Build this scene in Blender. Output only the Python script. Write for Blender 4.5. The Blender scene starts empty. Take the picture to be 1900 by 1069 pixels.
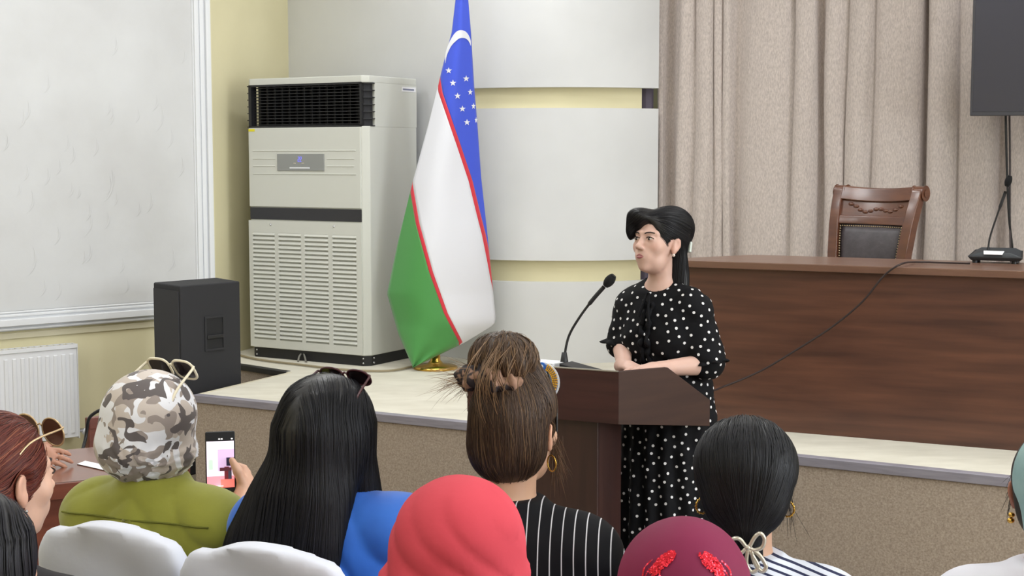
import bpy, math, random
import numpy as np
from mathutils import Vector, Matrix
random.seed(7); np.random.seed(7)
scene = bpy.context.scene
C = scene.collection
PI = math.pi
# ------------------------------------------------------------------ camera
F = 2700.0; CAMH = 1.75; HOR = 290.0
PITCH = math.atan((534.5-HOR)/F)
cam = bpy.data.cameras.new('camera'); camo = bpy.data.objects.new('camera', cam); C.objects.link(camo)
cam.sensor_width = 36.0; cam.lens = F/1900*36.0; cam.clip_start = 0.05; cam.clip_end = 100
camo.location = (0, 0, CAMH); camo.rotation_euler = (PI/2-PITCH, 0, 0)
scene.camera = camo
# ------------------------------------------------------------------ world, lights, exposure
def lin(c):
    return tuple((v/255/12.92 if v/255 <= .04045 else ((v/255+.055)/1.055)**2.4) for v in c)
w = bpy.data.worlds.new('world'); scene.world = w; w.use_nodes = True
w.node_tree.nodes['Background'].inputs[0].default_value = (.75, .86, 1, 1)
w.node_tree.nodes['Background'].inputs[1].default_value = .6
scene.view_settings.view_transform = 'Standard'; scene.view_settings.look = 'None'
scene.view_settings.gamma = 1; scene.view_settings.use_curve_mapping = False
scene.view_settings.exposure = -0.15
CEIL = 4.1
def area(name, loc, rot, sx, sy, power, col):
    l = bpy.data.lights.new(name, 'AREA'); l.shape = 'RECTANGLE'; l.size = sx; l.size_y = sy
    l.energy = power; l.color = col
    o = bpy.data.objects.new(name, l); C.objects.link(o); o.location = loc; o.rotation_euler = rot
    return o
WINY = (-1.6, .7, 2.2)          # daylight through the tall windows of the right wall
for wy in WINY:
    area('window_daylight', (6.08, wy, 2.15), (0, PI/2, 0), 2.1, 1.15, 170, (.88, .94, 1))
LAMPS = [(x, y) for y in (-2.6, .2, 3.0, 5.6) for x in (-3.4, -.6, 2.2, 4.6)] + [(-.2, 7.9), (2.6, 6.9), (-2.3, 7.0), (-1.0, 6.9)]  # last two lamps are added fill to brighten the white back wall
for lx, ly in LAMPS:
    area('ceiling_lamp_light', (lx, ly, CEIL-.07), (0, 0, 0), .58, .58, 20, (.955, .98, 1))
# ------------------------------------------------------------------ pixel -> world
def ray(px, py):
    r = (px-950)/F; u = -(py-534.5)/F
    c, s = math.cos(PITCH), math.sin(PITCH)
    return Vector((r, c+s*u, -s+c*u))
def W(px, py, d):                 # at horizontal depth d
    v = ray(px, py); return Vector((v.x/v.y*d, d, CAMH+v.z/v.y*d))
def WZ(px, py, z):                # on the level z
    v = ray(px, py); t = (z-CAMH)/v.z; return Vector((v.x*t, v.y*t, z))
def WP(px, py, p0, n):            # on a vertical plane through p0 with horizontal normal n
    v = ray(px, py); o = Vector((0, 0, CAMH)); p0 = Vector(p0); n = Vector((n[0], n[1], 0))
    t = (p0-o).dot(n)/v.dot(n); return o+v*t
# ------------------------------------------------------------------ object helpers
def _link(o, parent):
    C.objects.link(o)
    if parent is not None: o.parent = parent
    return o
def mesh_obj(name, verts, faces, mat, parent=None, smooth=False, bevel=0, seg=2):
    m = bpy.data.meshes.new(name)
    if isinstance(verts, np.ndarray): verts = verts.tolist()
    if isinstance(faces, np.ndarray): faces = faces.tolist()
    m.from_pydata(verts, [], faces); m.update()
    for mm in (mat if isinstance(mat, (list, tuple)) else [mat]): m.materials.append(mm)
    if smooth: m.polygons.foreach_set('use_smooth', [True]*len(m.polygons))
    o = _link(bpy.data.objects.new(name, m), parent)
    if bevel:
        b = o.modifiers.new('bevel', 'BEVEL'); b.width = bevel; b.segments = seg; b.limit_method = 'ANGLE'; b.angle_limit = .6
        m.polygons.foreach_set('use_smooth', [True]*len(m.polygons))
        wn = o.modifiers.new('wn', 'WEIGHTED_NORMAL'); wn.keep_sharp = True
    return o
def tag(o, label=None, cat=None, group=None, kind=None):
    if label: o['label'] = label
    if cat: o['category'] = cat
    if group: o['group'] = group
    if kind: o['kind'] = kind
    return o
def thing(name, label, cat, loc=(0, 0, 0), rz=0, group=None):
    o = bpy.data.objects.new(name, None); C.objects.link(o); o.empty_display_size = .1
    o.location = loc; o.rotation_euler = (0, 0, rz)
    return tag(o, label, cat, group)
class MB:
    def __init__(s): s.v = []; s.f = []
    def add(s, vs, fs):
        n = len(s.v); s.v += [tuple(v) for v in vs]; s.f += [tuple(i+n for i in f) for f in fs]; return s
    def box(s, x0, x1, y0, y1, z0, z1):
        return s.add([(x0,y0,z0),(x1,y0,z0),(x1,y1,z0),(x0,y1,z0),(x0,y0,z1),(x1,y0,z1),(x1,y1,z1),(x0,y1,z1)],
                     [(0,3,2,1),(4,5,6,7),(0,1,5,4),(1,2,6,5),(2,3,7,6),(3,0,4,7)])
    def hexa(s, b, t):            # bottom quad, top quad (counter-clockwise from above)
        return s.add(list(b)+list(t), [(0,3,2,1),(4,5,6,7),(0,1,5,4),(1,2,6,5),(2,3,7,6),(3,0,4,7)])
    def prism(s, poly, off):      # planar polygon (3d points) extruded by the vector off
        n = len(poly); off = Vector(off)
        s.add([Vector(p) for p in poly]+[Vector(p)+off for p in poly],
              [tuple(range(n))[::-1], tuple(range(n, 2*n))]+[(i, (i+1) % n, n+(i+1) % n, n+i) for i in range(n)])
        return s
    def tube(s, pts, r, n=8, cap=True, closed=False):
        pts = [Vector(p) for p in pts]; m = len(pts); rs = r if isinstance(r, (list, tuple)) else [r]*m
        up = Vector((0, 0, 1)); vs = []; prev = None
        for i, p in enumerate(pts):
            if closed: t = pts[(i+1) % m]-pts[i-1]
            else: t = pts[min(i+1, m-1)]-pts[max(i-1, 0)]
            t.normalize()
            if prev is None:
                a = t.cross(up)
                if a.length < .1: a = t.cross(Vector((1, 0, 0)))
            else: a = prev-t*prev.dot(t)
            a.normalize(); prev = a; b = t.cross(a)
            for k in range(n):
                an = 2*PI*k/n; vs.append(p+(a*math.cos(an)+b*math.sin(an))*rs[i])
        fs = []
        for i in range(m if closed else m-1):
            j = (i+1) % m
            for k in range(n):
                l = (k+1) % n; fs.append((i*n+k, j*n+k, j*n+l, i*n+l)[::-1])
        if cap and not closed:
            fs.append(tuple(range(n))); fs.append(tuple(range((m-1)*n, m*n))[::-1])
        return s.add(vs, fs)
    def lathe(s, prof, n=24, c=(0, 0, 0)):   # profile of (r, z)
        vs = []; fs = []; m = len(prof)
        for r, z in prof:
            for k in range(n):
                a = 2*PI*k/n; vs.append((c[0]+r*math.cos(a), c[1]+r*math.sin(a), c[2]+z))
        for i in range(m-1):
            for k in range(n):
                l = (k+1) % n; fs.append((i*n+k, i*n+l, (i+1)*n+l, (i+1)*n+k))
        fs.append(tuple(range(n))[::-1]); fs.append(tuple(range((m-1)*n, m*n)))
        return s.add(vs, fs)
    def ball(s, c, r, n=12, m=8, sc=(1, 1, 1)):
        vs = [(c[0], c[1], c[2]-r*sc[2])]; fs = []
        for i in range(1, m):
            th = -PI/2+PI*i/m
            for k in range(n):
                a = 2*PI*k/n
                vs.append((c[0]+r*sc[0]*math.cos(th)*math.cos(a), c[1]+r*sc[1]*math.cos(th)*math.sin(a), c[2]+r*sc[2]*math.sin(th)))
        vs.append((c[0], c[1], c[2]+r*sc[2]))
        for k in range(n):
            l = (k+1) % n; fs.append((0, 1+l, 1+k)); q = 1+(m-2)*n; fs.append((q+k, q+l, len(vs)-1))
        for i in range(m-2):
            for k in range(n):
                l = (k+1) % n; fs.append((1+i*n+k, 1+i*n+l, 1+(i+1)*n+l, 1+(i+1)*n+k))
        return s.add(vs, fs)
    def build(s, name, mat, parent=None, smooth=False, bevel=0, seg=2):
        return mesh_obj(name, s.v, s.f, mat, parent, smooth, bevel, seg)
def tobase(pts, o):               # world points -> local points of an unscaled empty
    M = (Matrix.Translation(o.location) @ o.rotation_euler.to_matrix().to_4x4()).inverted()
    return [M @ Vector(p) for p in pts]
def spline(pts, n=8):
    pts = [Vector(p) for p in pts]; P = [pts[0]*2-pts[1]]+pts+[pts[-1]*2-pts[-2]]; out = []
    for i in range(1, len(P)-2):
        for k in range(n):
            t = k/n; a, b, c, d = P[i-1], P[i], P[i+1], P[i+2]
            out.append(.5*((2*b)+(c-a)*t+(2*a-5*b+4*c-d)*t*t+(3*b-a-3*c+d)*t**3))
    out.append(pts[-1]); return out
# ------------------------------------------------------------------ materials
MATS = {}
def mat(name, col, rough=.6, col2=None, scale=20, detail=4, stretch=(1, 1, 1), bump=0, bscale=None, bdist=.002, metal=0, spec=.5,
        emit=None, estr=0, sheen=0, ramp=(.35, .65), aniso=0, sss=0, coat=0, rot=None):
    m = bpy.data.materials.new(name); m.use_nodes = True; MATS[name] = m
    nt = m.node_tree; b = nt.nodes['Principled BSDF']
    col = lin(col); b.inputs['Base Color'].default_value = (*col, 1); b.inputs['Roughness'].default_value = rough
    b.inputs['Metallic'].default_value = metal; b.inputs['Specular IOR Level'].default_value = spec
    if sheen: b.inputs['Sheen Weight'].default_value = sheen
    if aniso: b.inputs['Anisotropic'].default_value = aniso
    if coat: b.inputs['Coat Weight'].default_value = coat; b.inputs['Coat Roughness'].default_value = .15
    if sss:
        b.inputs['Subsurface Weight'].default_value = sss; b.inputs['Subsurface Radius'].default_value = (.012, .005, .003)
        b.inputs['Subsurface Scale'].default_value = 1
    if emit: b.inputs['Emission Color'].default_value = (*lin(emit), 1); b.inputs['Emission Strength'].default_value = estr
    if col2 is not None or bump:
        tc = nt.nodes.new('ShaderNodeTexCoord'); mp = nt.nodes.new('ShaderNodeMapping'); mp.inputs['Scale'].default_value = stretch
        if rot: mp.inputs['Rotation'].default_value = rot
        nt.links.new(tc.outputs['Object'], mp.inputs['Vector'])
    if col2 is not None:
        n = nt.nodes.new('ShaderNodeTexNoise'); n.inputs['Scale'].default_value = scale; n.inputs['Detail'].default_value = detail
        nt.links.new(mp.outputs[0], n.inputs['Vector'])
        r = nt.nodes.new('ShaderNodeValToRGB'); r.color_ramp.elements[0].position = ramp[0]; r.color_ramp.elements[1].position = ramp[1]
        r.color_ramp.elements[0].color = (*col, 1); r.color_ramp.elements[1].color = (*lin(col2), 1)
        nt.links.new(n.outputs['Fac'], r.inputs['Fac']); nt.links.new(r.outputs['Color'], b.inputs['Base Color'])
    if bump:
        n2 = nt.nodes.new('ShaderNodeTexNoise'); n2.inputs['Scale'].default_value = bscale or scale; n2.inputs['Detail'].default_value = 5
        nt.links.new(mp.outputs[0], n2.inputs['Vector'])
        bp = nt.nodes.new('ShaderNodeBump'); bp.inputs['Strength'].default_value = bump; bp.inputs['Distance'].default_value = bdist
        nt.links.new(n2.outputs['Fac'], bp.inputs['Height']); nt.links.new(bp.outputs['Normal'], b.inputs['Normal'])
    return m
M_plaster = mat('plaster_grey', (212, 213, 215), .7, (200, 200, 201), 1.6, 5, bump=.5, bscale=9, bdist=.004)
M_white = mat('white_trim', (226, 228, 232), .5)
M_cream = mat('cream_wall', (225, 217, 180), .7, (219, 211, 174), 2, 3, bump=.15, bscale=60)
M_colwhite = mat('column_white', (218, 219, 221), .6, (209, 210, 212), 1.5, 4, bump=.25, bscale=6, bdist=.004)
M_ceil = mat('ceiling_white', (240, 240, 238), .8)
M_floor = mat('hall_floor', (150, 138, 120), .4, (132, 120, 104), 3)
M_carpet_top = mat('stage_carpet', (216, 211, 195), .95, (200, 194, 177), 5, 6, (1, 2.5, 1), bump=.4, bscale=180, sheen=.2, ramp=(.3, .7))
M_carpet_front = mat('stage_front_carpet', (178, 163, 147), .95, (142, 127, 113), 130, 8, bump=.6, bscale=260, sheen=.2, ramp=(.3, .7))
M_nosing = mat('nosing_lilac', (146, 142, 152), .45, (132, 128, 138), 8, 3, (1, 1, 10))
M_wood = mat('desk_wood', (102, 66, 50), .38, (72, 46, 37), 2.6, 8, (.7, .7, 9), ramp=(.3, .7), coat=.15)
M_woodtop = mat('desk_top_wood', (120, 88, 72), .33, (106, 76, 62), 3, 6, (.6, 6, 6), coat=.2)
M_lect = mat('lectern_wood', (72, 42, 39), .5, (57, 33, 31), 3, 7, (.7, .7, 8), spec=.35)
M_lect2 = mat('lectern_dark_wood', (62, 38, 34), .4, (50, 30, 28), 3, 7, (8, 8, .7), coat=.15)
M_black = mat('black_plastic', (24, 24, 27), .5)
M_blacksoft = mat('black_foam', (16, 16, 18), .95)
M_spk = mat('speaker_black', (38, 38, 42), .75, bump=.3, bscale=300, bdist=.001)
M_acw = mat('ac_body', (202, 203, 196), .45)
M_acw2 = mat('ac_panel', (205, 206, 199), .45)
M_acgrey = mat('ac_display', (142, 144, 142), .35)
M_dark = mat('dark_gap', (20, 20, 24), .7)
M_chrome = mat('chrome', (200, 200, 205), .25, metal=1)
M_gold = mat('brass', (212, 172, 84), .25, metal=1)
M_rad = mat('radiator_white', (228, 229, 233), .4)
M_paper = mat('paper', (235, 235, 238), .8)
M_curtain = mat('curtain_fabric', (205, 193, 187), .9, (174, 163, 158), 150, 3, (1, 1, .33), bump=.3, bscale=200, sheen=.2, ramp=(.3, .7))
M_tv = mat('tv_screen', (50, 50, 63), .22, spec=.7)
M_tvframe = mat('tv_frame', (60, 60, 66), .4)
M_lamp = mat('lamp_panel', (255, 255, 255), .5, emit=(255, 252, 246), estr=4)
M_glass = mat('window_glass', (225, 235, 245), .1, emit=(225, 238, 255), estr=3)

def struct(o, kind='structure'): o['kind'] = kind; return o
def wall(name, p0, p1, z0, z1, m, th=.12, side=1):
    p0, p1 = Vector((p0[0], p0[1], 0)), Vector((p1[0], p1[1], 0)); d = (p1-p0).normalized(); n = Vector((-d.y, d.x, 0))*th*side
    b = [p0, p1, p1+n, p0+n] if side > 0 else [p0, p0+n, p1+n, p1]
    return struct(MB().hexa([v+Vector((0,0,z0)) for v in b], [v+Vector((0,0,z1)) for v in b]).build(name, m))
# ------------------------------------------------------------------ room shell
ST = .49                                           # stage level
A0 = Vector((-1.86, 9.11, 0)); WD = Vector((math.sin(math.radians(49)), math.cos(math.radians(49)), 0))   # left wall, angled
A1 = A0-WD*4.82
B0 = Vector((-1.525, 10.03, 0))
struct(MB().box(-5.7, 6.2, -5.2, 10.6, -.1, 0).build('floor', M_floor))
struct(MB().box(-5.7, 6.2, -5.2, 10.9, CEIL, CEIL+.1).build('ceiling', M_ceil))
wall('wall_left', A1, A0, 0, CEIL, M_cream)
wall('wall_return', A0, B0, 0, CEIL, M_cream)
wall('wall_hall_left', (-5.5, -5), (A1.x, A1.y), 0, CEIL, M_cream)
wall('wall_rear', (6, -5), (-5.5, -5), 0, CEIL, M_cream)
# right wall with three tall windows
ys = [-5]
for wy in WINY: ys += [wy-.58, wy+.58]
ys.append(8)
for i in range(0, len(ys), 2): wall('wall_right', (6, ys[i+1]), (6, ys[i]), 0, CEIL, M_cream, side=1)
for k, wy in enumerate(WINY):
    wall('wall_right', (6, wy+.58), (6, wy-.58), 0, 1.05, M_cream); wall('wall_right', (6, wy+.58), (6, wy-.58), 3.25, CEIL, M_cream)
    fr = MB()
    for a, b in ((wy-.58, wy-.52), (wy-.03, wy+.03), (wy+.52, wy+.58)): fr.box(6.01, 6.07, a, b, 1.05, 3.25)
    for a, b in ((1.05, 1.12), (3.18, 3.25)): fr.box(6.012, 6.068, wy-.58, wy+.58, a, b)
    struct(fr.build('window_%d' % (k+1), M_white))
# curved white column wall with cream reveals
q = [Vector((-.64, 9.43)), Vector((.14, 8.82)), Vector((.898, 8.98))]
def circ(a, b, c):
    d = 2*(a.x*(b.y-c.y)+b.x*(c.y-a.y)+c.x*(a.y-b.y))
    ux = ((a.length_squared)*(b.y-c.y)+(b.length_squared)*(c.y-a.y)+(c.length_squared)*(a.y-b.y))/d
    uy = ((a.length_squared)*(c.x-b.x)+(b.length_squared)*(a.x-c.x)+(c.length_squared)*(b.x-a.x))/d
    return Vector((ux, uy)), (Vector((ux, uy))-a).length
cc, CR = circ(*q)
a_l = math.atan2(q[0].y-cc.y, q[0].x-cc.x)-.28; a_r = math.atan2(q[2].y-cc.y, q[2].x-cc.x)
if a_l > 0: a_l -= 2*PI
if a_r > 0: a_r -= 2*PI
_bd = Vector((B0.x, B0.y))-cc; a_l = math.atan2(_bd.y, _bd.x)+math.acos(CR/_bd.length)
if a_l > 0: a_l -= 2*PI
print('column', cc, CR, a_l, a_r)
def arcwall(name, r0, r1, aa, ab, z0, z1, m, n=40):
    mb = MB(); vs = []
    for i in range(n+1):
        a = aa+(ab-aa)*i/n
        for r in (r0, r1):
            for z in (z0, z1): vs.append((cc.x+r*math.cos(a), cc.y+r*math.sin(a), z))
    fs = []
    for i in range(n):
        k = i*4; j = k+4
        fs += [(k+2, j+2, j+3, k+3), (k, k+1, j+1, j), (k, j, j+2, k+2), (k+1, k+3, j+3, j+1)]
    fs += [(0, 2, 3, 1), (4*n, 4*n+1, 4*n+3, 4*n+2)]
    return struct(mb.add(vs, fs).build(name, m, smooth=False))
Z1, Z2, Z3, Z4 = .987, 1.118, 2.04, 2.164
for nm, z0, z1 in (('trim_1', ST, Z1), ('trim_2', Z2, Z3), ('trim_3', Z4, CEIL)):
    o = arcwall(nm, CR-.07, CR, a_l, a_r, z0, z1, M_colwhite, 60)
    o.name = 'wall_column_panel'; 
    o.modifiers.new('es', 'EDGE_SPLIT').split_angle = .5
    o.data.polygons.foreach_set('use_smooth', [True]*len(o.data.polygons))
arcwall('wall_column_core', CR-.2, CR-.055, a_l, a_r-.085, ST, CEIL, M_cream, 60)
pe = Vector((cc.x+(CR-.09)*math.cos(a_r-.03), cc.y+(CR-.09)*math.sin(a_r-.03)))
struct(MB().lathe([(.05, ST), (.05, CEIL)], 8, (pe.x, pe.y+.02, 0)).build('gap_shade_post', mat('shadow_gap_post', (86, 78, 92), .7)))  # dark-coloured post stands in for the shade inside the gap
pl = Vector((cc.x+(CR-.001)*math.cos(a_l), cc.y+(CR-.001)*math.sin(a_l), 0))
wall('wall_back_white', B0, pl, 0, CEIL, M_colwhite)
# wall behind the curtain
SD = Vector((.9, -.436, 0))
K0 = Vector((.86, 9.30, 0)); K1 = K0+SD*5.75
wall('wall_back', K0, K1, 0, CEIL, M_cream)
# ------------------------------------------------------------------ stage
s0 = WZ(360, 733, ST); s1 = WZ(1900, 889, ST); e = (s1-s0).normalized()
s2 = s0+e*((5.98-s0.x)/e.x)
r0 = WZ(537, 691, ST); r1 = WZ(445, 677, ST); r2 = r0+(r1-r0)*1.75
poly = [s0, s2, Vector((5.98, 6.9, ST)), Vector((1.0, 9.25, ST)), Vector((-.9, 9.9, ST)), Vector((-1.55, 9.98, ST)), Vector((-1.84, 9.16, ST)), r2, r0]
def lower(p, z): return Vector((p.x, p.y, z))
NZ = .038
stg = struct(MB().prism([lower(p, ST-.02) for p in poly], (0, 0, .02)).build('stage_floor', M_carpet_top))
def skirt(name, a, b, z0, z1, out, th, m):
    d = (b-a).normalized(); n = Vector((d.y, -d.x, 0)); a_, b_ = a+n*out, b+n*out
    bq = [a_, b_, b_-n*th, a_-n*th]
    return struct(MB().hexa([lower(p, z0) for p in bq], [lower(p, z1) for p in bq]).build(name, m, bevel=.004))
skirt('stage_front', s0, s2, 0, ST-NZ, 0, .05, M_carpet_front)
skirt('trim_5', s0, s2, ST-NZ, ST+.003, .012, .05, M_nosing)
skirt('stage_front', r0, s0, 0, ST-NZ, 0, .05, M_carpet_front)
skirt('trim_6', r0, s0, ST-NZ, ST+.001, .006, .03, mat('nosing_cream', (200, 192, 170), .8))
skirt('stage_front', r2, r0, 0, ST-.03, 0, .05, M_carpet_front)
skirt('trim_7', r2, r0-(r0-r2).normalized()*.03, ST-.03, ST+.002, .012, .05, M_black)
# ------------------------------------------------------------------ left wall mouldings (frame) and plaster field
WN = Vector((WD.y, -WD.x, 0))                       # towards the room
def onwall(px, py): return WP(px, py, A0, WN)
def wl(p): return (p-A0).dot(WD)                    # coordinate along the wall (0 at the corner, negative towards the camera)
u1 = wl(onwall(391, 300)); u0 = wl(onwall(358, 300)); zb = onwall(281, 593).z; zt = onwall(281, 559).z; ub = -4.7
print('frame', u0, u1, zb, zt)
def wbox(mb, ua, ub_, za, zb_, da, db):
    P = [A0+WD*ua+WN*da, A0+WD*ub_+WN*da, A0+WD*ub_+WN*db, A0+WD*ua+WN*db]
    P = [P[3], P[2], P[1], P[0]]
    mb.hexa([lower(p, za) for p in P], [lower(p, zb_) for p in P]); return mb
struct(wbox(MB(), ub, u1-.02, zb+.02, CEIL-.3, .001, .012).build('wall_left_panel', M_plaster))
hw = (u1-u0); hh = (zt-zb)
vm = MB()
for a, b, d in ((0, 1, .022), (.06, .3, .036), (.38, .62, .030), (.68, .95, .042)): wbox(vm, u0+hw*a, u0+hw*b, zb, CEIL-.3, .001, d)
struct(vm.build('trim_8', M_white, bevel=.004))
hm = MB()
for a, b, d in ((0, 1, .024), (.04, .16, .034), (.26, .62, .050), (.72, .86, .034), (.90, 1.0, .030)): wbox(hm, ub, u0+hw*.02, zb+hh*a, zb+hh*b, .001, d)
struct(hm.build('trim_9', M_white, bevel=.004))
cb = MB(); wbox(cb, ub, -.002, zb-.045, zb-.012, .0, .012)
struct(cb.build('trim_10', mat('conduit_cream', (206, 199, 172), .6)))
# trowel marks standing proud of the plaster
tm = MB(); rr = random.Random(3)
for k in range(46):
    px = rr.uniform(10, 345); py = rr.uniform(60, 545)
    if py < 150 and rr.random() < .6: continue
    c = onwall(px, py)+WN*.0135; L = rr.uniform(.05, .11); R = L*rr.uniform(.8, 1.3); n = 8; V = []
    for i in range(n+1):
        t = i/n; a = -1.0+1.5*t; wd = .006*math.sin(PI*t)+.0004
        o_ = Vector((0, 0, 1))*math.sin(a)*R+WD*(math.cos(a)*R-R)
        V += [c+o_-WD*wd, c+o_+WN*.0025*math.sin(PI*t), c+o_+WD*wd]
    tm.add(V, [(3*i+j, 3*i+j+1, 3*i+j+4, 3*i+j+3)[::-1] for i in range(n) for j in range(2)])
tmo = tm.build('trowel_marks', M_plaster, smooth=True); tmo.parent = bpy.data.objects['wall_left_panel']; tmo['kind'] = 'stuff'
# ------------------------------------------------------------------ ceiling lamps
for i, (lx, ly) in enumerate(LAMPS):  # the two added fill lamps get panels as well
    t = thing('ceiling_lamp', 'square white ceiling lamp panel', 'lamp', (lx, ly, CEIL), 0, 'square ceiling lamps')
    fr = MB()
    for a, b, c_, d in ((-.31, .31, -.31, -.285), (-.31, .31, .285, .31), (-.31, -.285, -.285, .285), (.285, .31, -.285, .285)): fr.box(a, b, c_, d, -.06, 0)
    fr.build('frame', M_white, t); MB().box(-.285, .285, -.285, .285, -.05, 0).build('diffuser', M_lamp, t)
# ================================================================== floor standing air conditioner
pFL = WZ(463, 661, ST); pFR = WZ(675, 680, ST); dv = pFR-pFL; AW = dv.length; AD = .53; AH = 1.738
ac = thing('floor_air_conditioner', 'tall beige floor-standing air conditioner with black grille beside the flag', 'air conditioner', pFL, math.atan2(dv.y, dv.x))
ch = .035
def acprism(z0, z1, ins=0): 
    pl_ = [(ins+ch, ins, z0), (AW-ins, ins, z0), (AW+ch-ins, ins+ch, z0), (AW+ch-ins, AD-ins, z0), (ins, AD-ins, z0), (ins, ins+ch, z0)]
    return MB().prism([Vector(p) for p in pl_], (0, 0, z1-z0))
GZ0, GZ1 = 1.439, 1.695
acprism(.062, GZ0, .0).build('cabinet', M_acw, ac, bevel=.006)
acprism(GZ1, AH, 0).build('cap', M_acw, ac, bevel=.006)
MB().box(.012, AW-.01, .11, AD-.02, GZ0-.01, GZ1+.01).build('fan_housing', M_dark, ac)
MB().box(ch+.0, AW+ch-.02, .36, AD-.001, GZ0, GZ1).build('back_panel', M_acw, ac)
MB().box(AW+ch-.02, AW+ch, .085, AD, GZ0-.002, GZ1+.002).build('side_panel', M_acw, ac)
acprism(0, .062, .006).build('base', M_black, ac, bevel=.003)
# outlet: frame, slats, vanes
of = MB(); of.box(ch-.01, AW, .0, .02, GZ0-.004, GZ0+.008); of.box(ch-.01, AW, 0, .02, GZ1-.008, GZ1+.004)
of.box(ch-.01, ch+.012, .0, .05, GZ0, GZ1); of.box(AW-.014, AW, 0, .05, GZ0, GZ1)
of.build('outlet_frame', M_black, ac)
sl = MB().box(ch, AW-.01, .03, .055, -.0022, .0022).build('outlet_slat', M_black, ac)
for k in range(13):
    z = GZ0+.015+k*(GZ1-GZ0-.03)/12
    s_ = sl if k == 0 else _link(sl.copy(), ac); s_.location = (0, 0, z); s_.rotation_euler = (.0, 0, 0)
vn = MB().box(-.0025, .0025, .05, .10, GZ0, GZ1).build('outlet_vane', M_black, ac)
for k in range(14):
    s_ = vn if k == 0 else _link(vn.copy(), ac); s_.location = (.08+k*(AW-.14)/13, 0, 0)
sidefin = MB()
sidefin.prism([(AW+.004, .012, 0), (AW+ch+.003, ch+.012, 0), (AW+ch+.003, .085, 0), (AW-.01, .085, 0)], (0, 0, .005))
sf = sidefin.build('side_fin', M_black, ac)
for k in range(7):
    s_ = sf if k == 0 else _link(sf.copy(), ac); s_.location = (0, 0, GZ0+k*(GZ1-GZ0-.005)/6)
MB().prism([(AW-.005, .02, GZ0), (AW+ch-.012, ch+.02, GZ0), (AW+ch-.012, .08, GZ0), (AW-.005, .08, GZ0)], (0, 0, GZ1-GZ0)).build('side_grille', M_spk, ac)
lf = MB().prism([(-.012, .03, 0), (ch, .0, 0), (ch, .06, 0), (-.012, .06, 0)], (0, 0, .005)).build('side_fin', M_black, ac)
for k in range(7):
    s_ = lf if k == 0 else _link(lf.copy(), ac); s_.location = (0, 0, GZ0+k*(GZ1-GZ0-.005)/6)
# front panels
MB().box(.028, AW-.004, -.010, .01, .948, GZ0-.006).build('upper_panel', M_acw2, ac, bevel=.004)
MB().box(.030, AW-.004, -.006, .01, .869, .943).build('black_band', mat('ac_band', (44, 44, 48), .35), ac, bevel=.002)
# lower panel with real louvre openings: four columns of 25 slats
COLS = [(.06, .254), (.289, .485), (.519, .719), (.757, .955)]
LZ0, LZ1, NR = .118, .787, 25
lp = MB(); xs = [.02]+[v*AW for c_ in COLS for v in c_]+[AW-.002]
lp.box(xs[0], xs[-1], -.010, .006, LZ1, .862); lp.box(xs[0], xs[-1], -.010, .006, .068, LZ0)
for i in range(0, len(xs), 2): lp.box(xs[i], xs[i+1], -.010, .006, LZ0, LZ1)
lp.build('lower_panel', M_acw2, ac)
MB().box(.03, AW-.02, .004, .012, LZ0-.01, LZ1+.01).build('filter', mat('ac_filter', (30, 30, 30), .9), ac)
pit = (LZ1-LZ0)/NR
for ci, (a, b) in enumerate(COLS):
    x0, x1 = a*AW, b*AW; hgt = pit*.64
    pr = [Vector((0, -.010, 0)), Vector((0, -.016, .002)), Vector((0, -.016, .004)), Vector((0, -.008, hgt)), Vector((0, -.003, hgt)), Vector((0, -.003, .0))]
    m0 = MB().prism([p+Vector((x0-.001, 0, 0)) for p in pr], (x1-x0+.002, 0, 0)).build('louver_slat', M_acw2, ac)
    for k in range(NR):
        s_ = m0 if k == 0 else _link(m0.copy(), ac); s_.location = (0, 0, LZ0+k*pit+pit*.36)
for u in (.22, .77):
    MB().ball((u*AW, -.011, .838), .007, 10, 6).build('knob', M_chrome, ac, True)
# display
MB().box(.29*AW, .695*AW, -.016, -.008, 1.172, 1.274).build('display_panel', M_acgrey, ac, bevel=.002)
dg = MB(); cx, cz = .487*AW, 1.242
for sx in (-.012, .004):
    for (a, b, c_, d) in ((0, .011, .013, .015), (0, .011, -.001, .001), (0, .011, -.015, -.013), (0, .002, -.015, 0), (.009, .011, 0, .015)):
        dg.box(cx+sx+a, cx+sx+b, -.0172, -.0155, cz+c_, cz+d)
dg.build('display_digits', mat('led_blue', (110, 110, 255), .4, emit=(110, 110, 255), estr=1.2), ac)
MB().box(.40*AW, .575*AW, -.0172, -.0155, 1.185, 1.193).build('button_strip', M_white, ac, bevel=.001)
for u in (.435, .505): MB().box(u*AW, u*AW+.018, -.0172, -.0155, 1.2165, 1.219).build('indicator', mat('led_amber', (230, 215, 190), .5), ac)
for (a, b, z) in ((.07, .96, 1.294), (.07, .27, 1.245), (.07, .27, 1.200), (.715, .945, 1.245), (.715, .945, 1.200), (.07, .96, 1.152)):
    MB().box(a*AW, b*AW, -.0135, -.008, z-.003, z+.003).build('ridge', M_acw2, ac, bevel=.002)
MB().box(.035*AW, .09*AW, -.0115, -.009, 1.413, 1.428).build('sticker', mat('yellow_sticker', (226, 214, 40), .6), ac)
MB().box(AW+ch-.0, AW+ch+.0015, AD-.16, AD-.01, 1.655, 1.685).build('brand_label', M_paper, ac)
MB().box(AW+ch+.0015, AW+ch+.002, AD-.15, AD-.03, 1.664, 1.674).build('label_print', mat('label_print', (120, 124, 150), .6), ac)
for (x, y) in ((.06, -1), (AW-.005, -1), (AW+ch, .05)):
    for z in (.018, .046):
        c_ = (x, .003, z) if y < 0 else (AW+ch-.003, .06, z)
        MB().ball(c_, .0065, 8, 6).build('bolt', M_chrome, ac, True)
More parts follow.
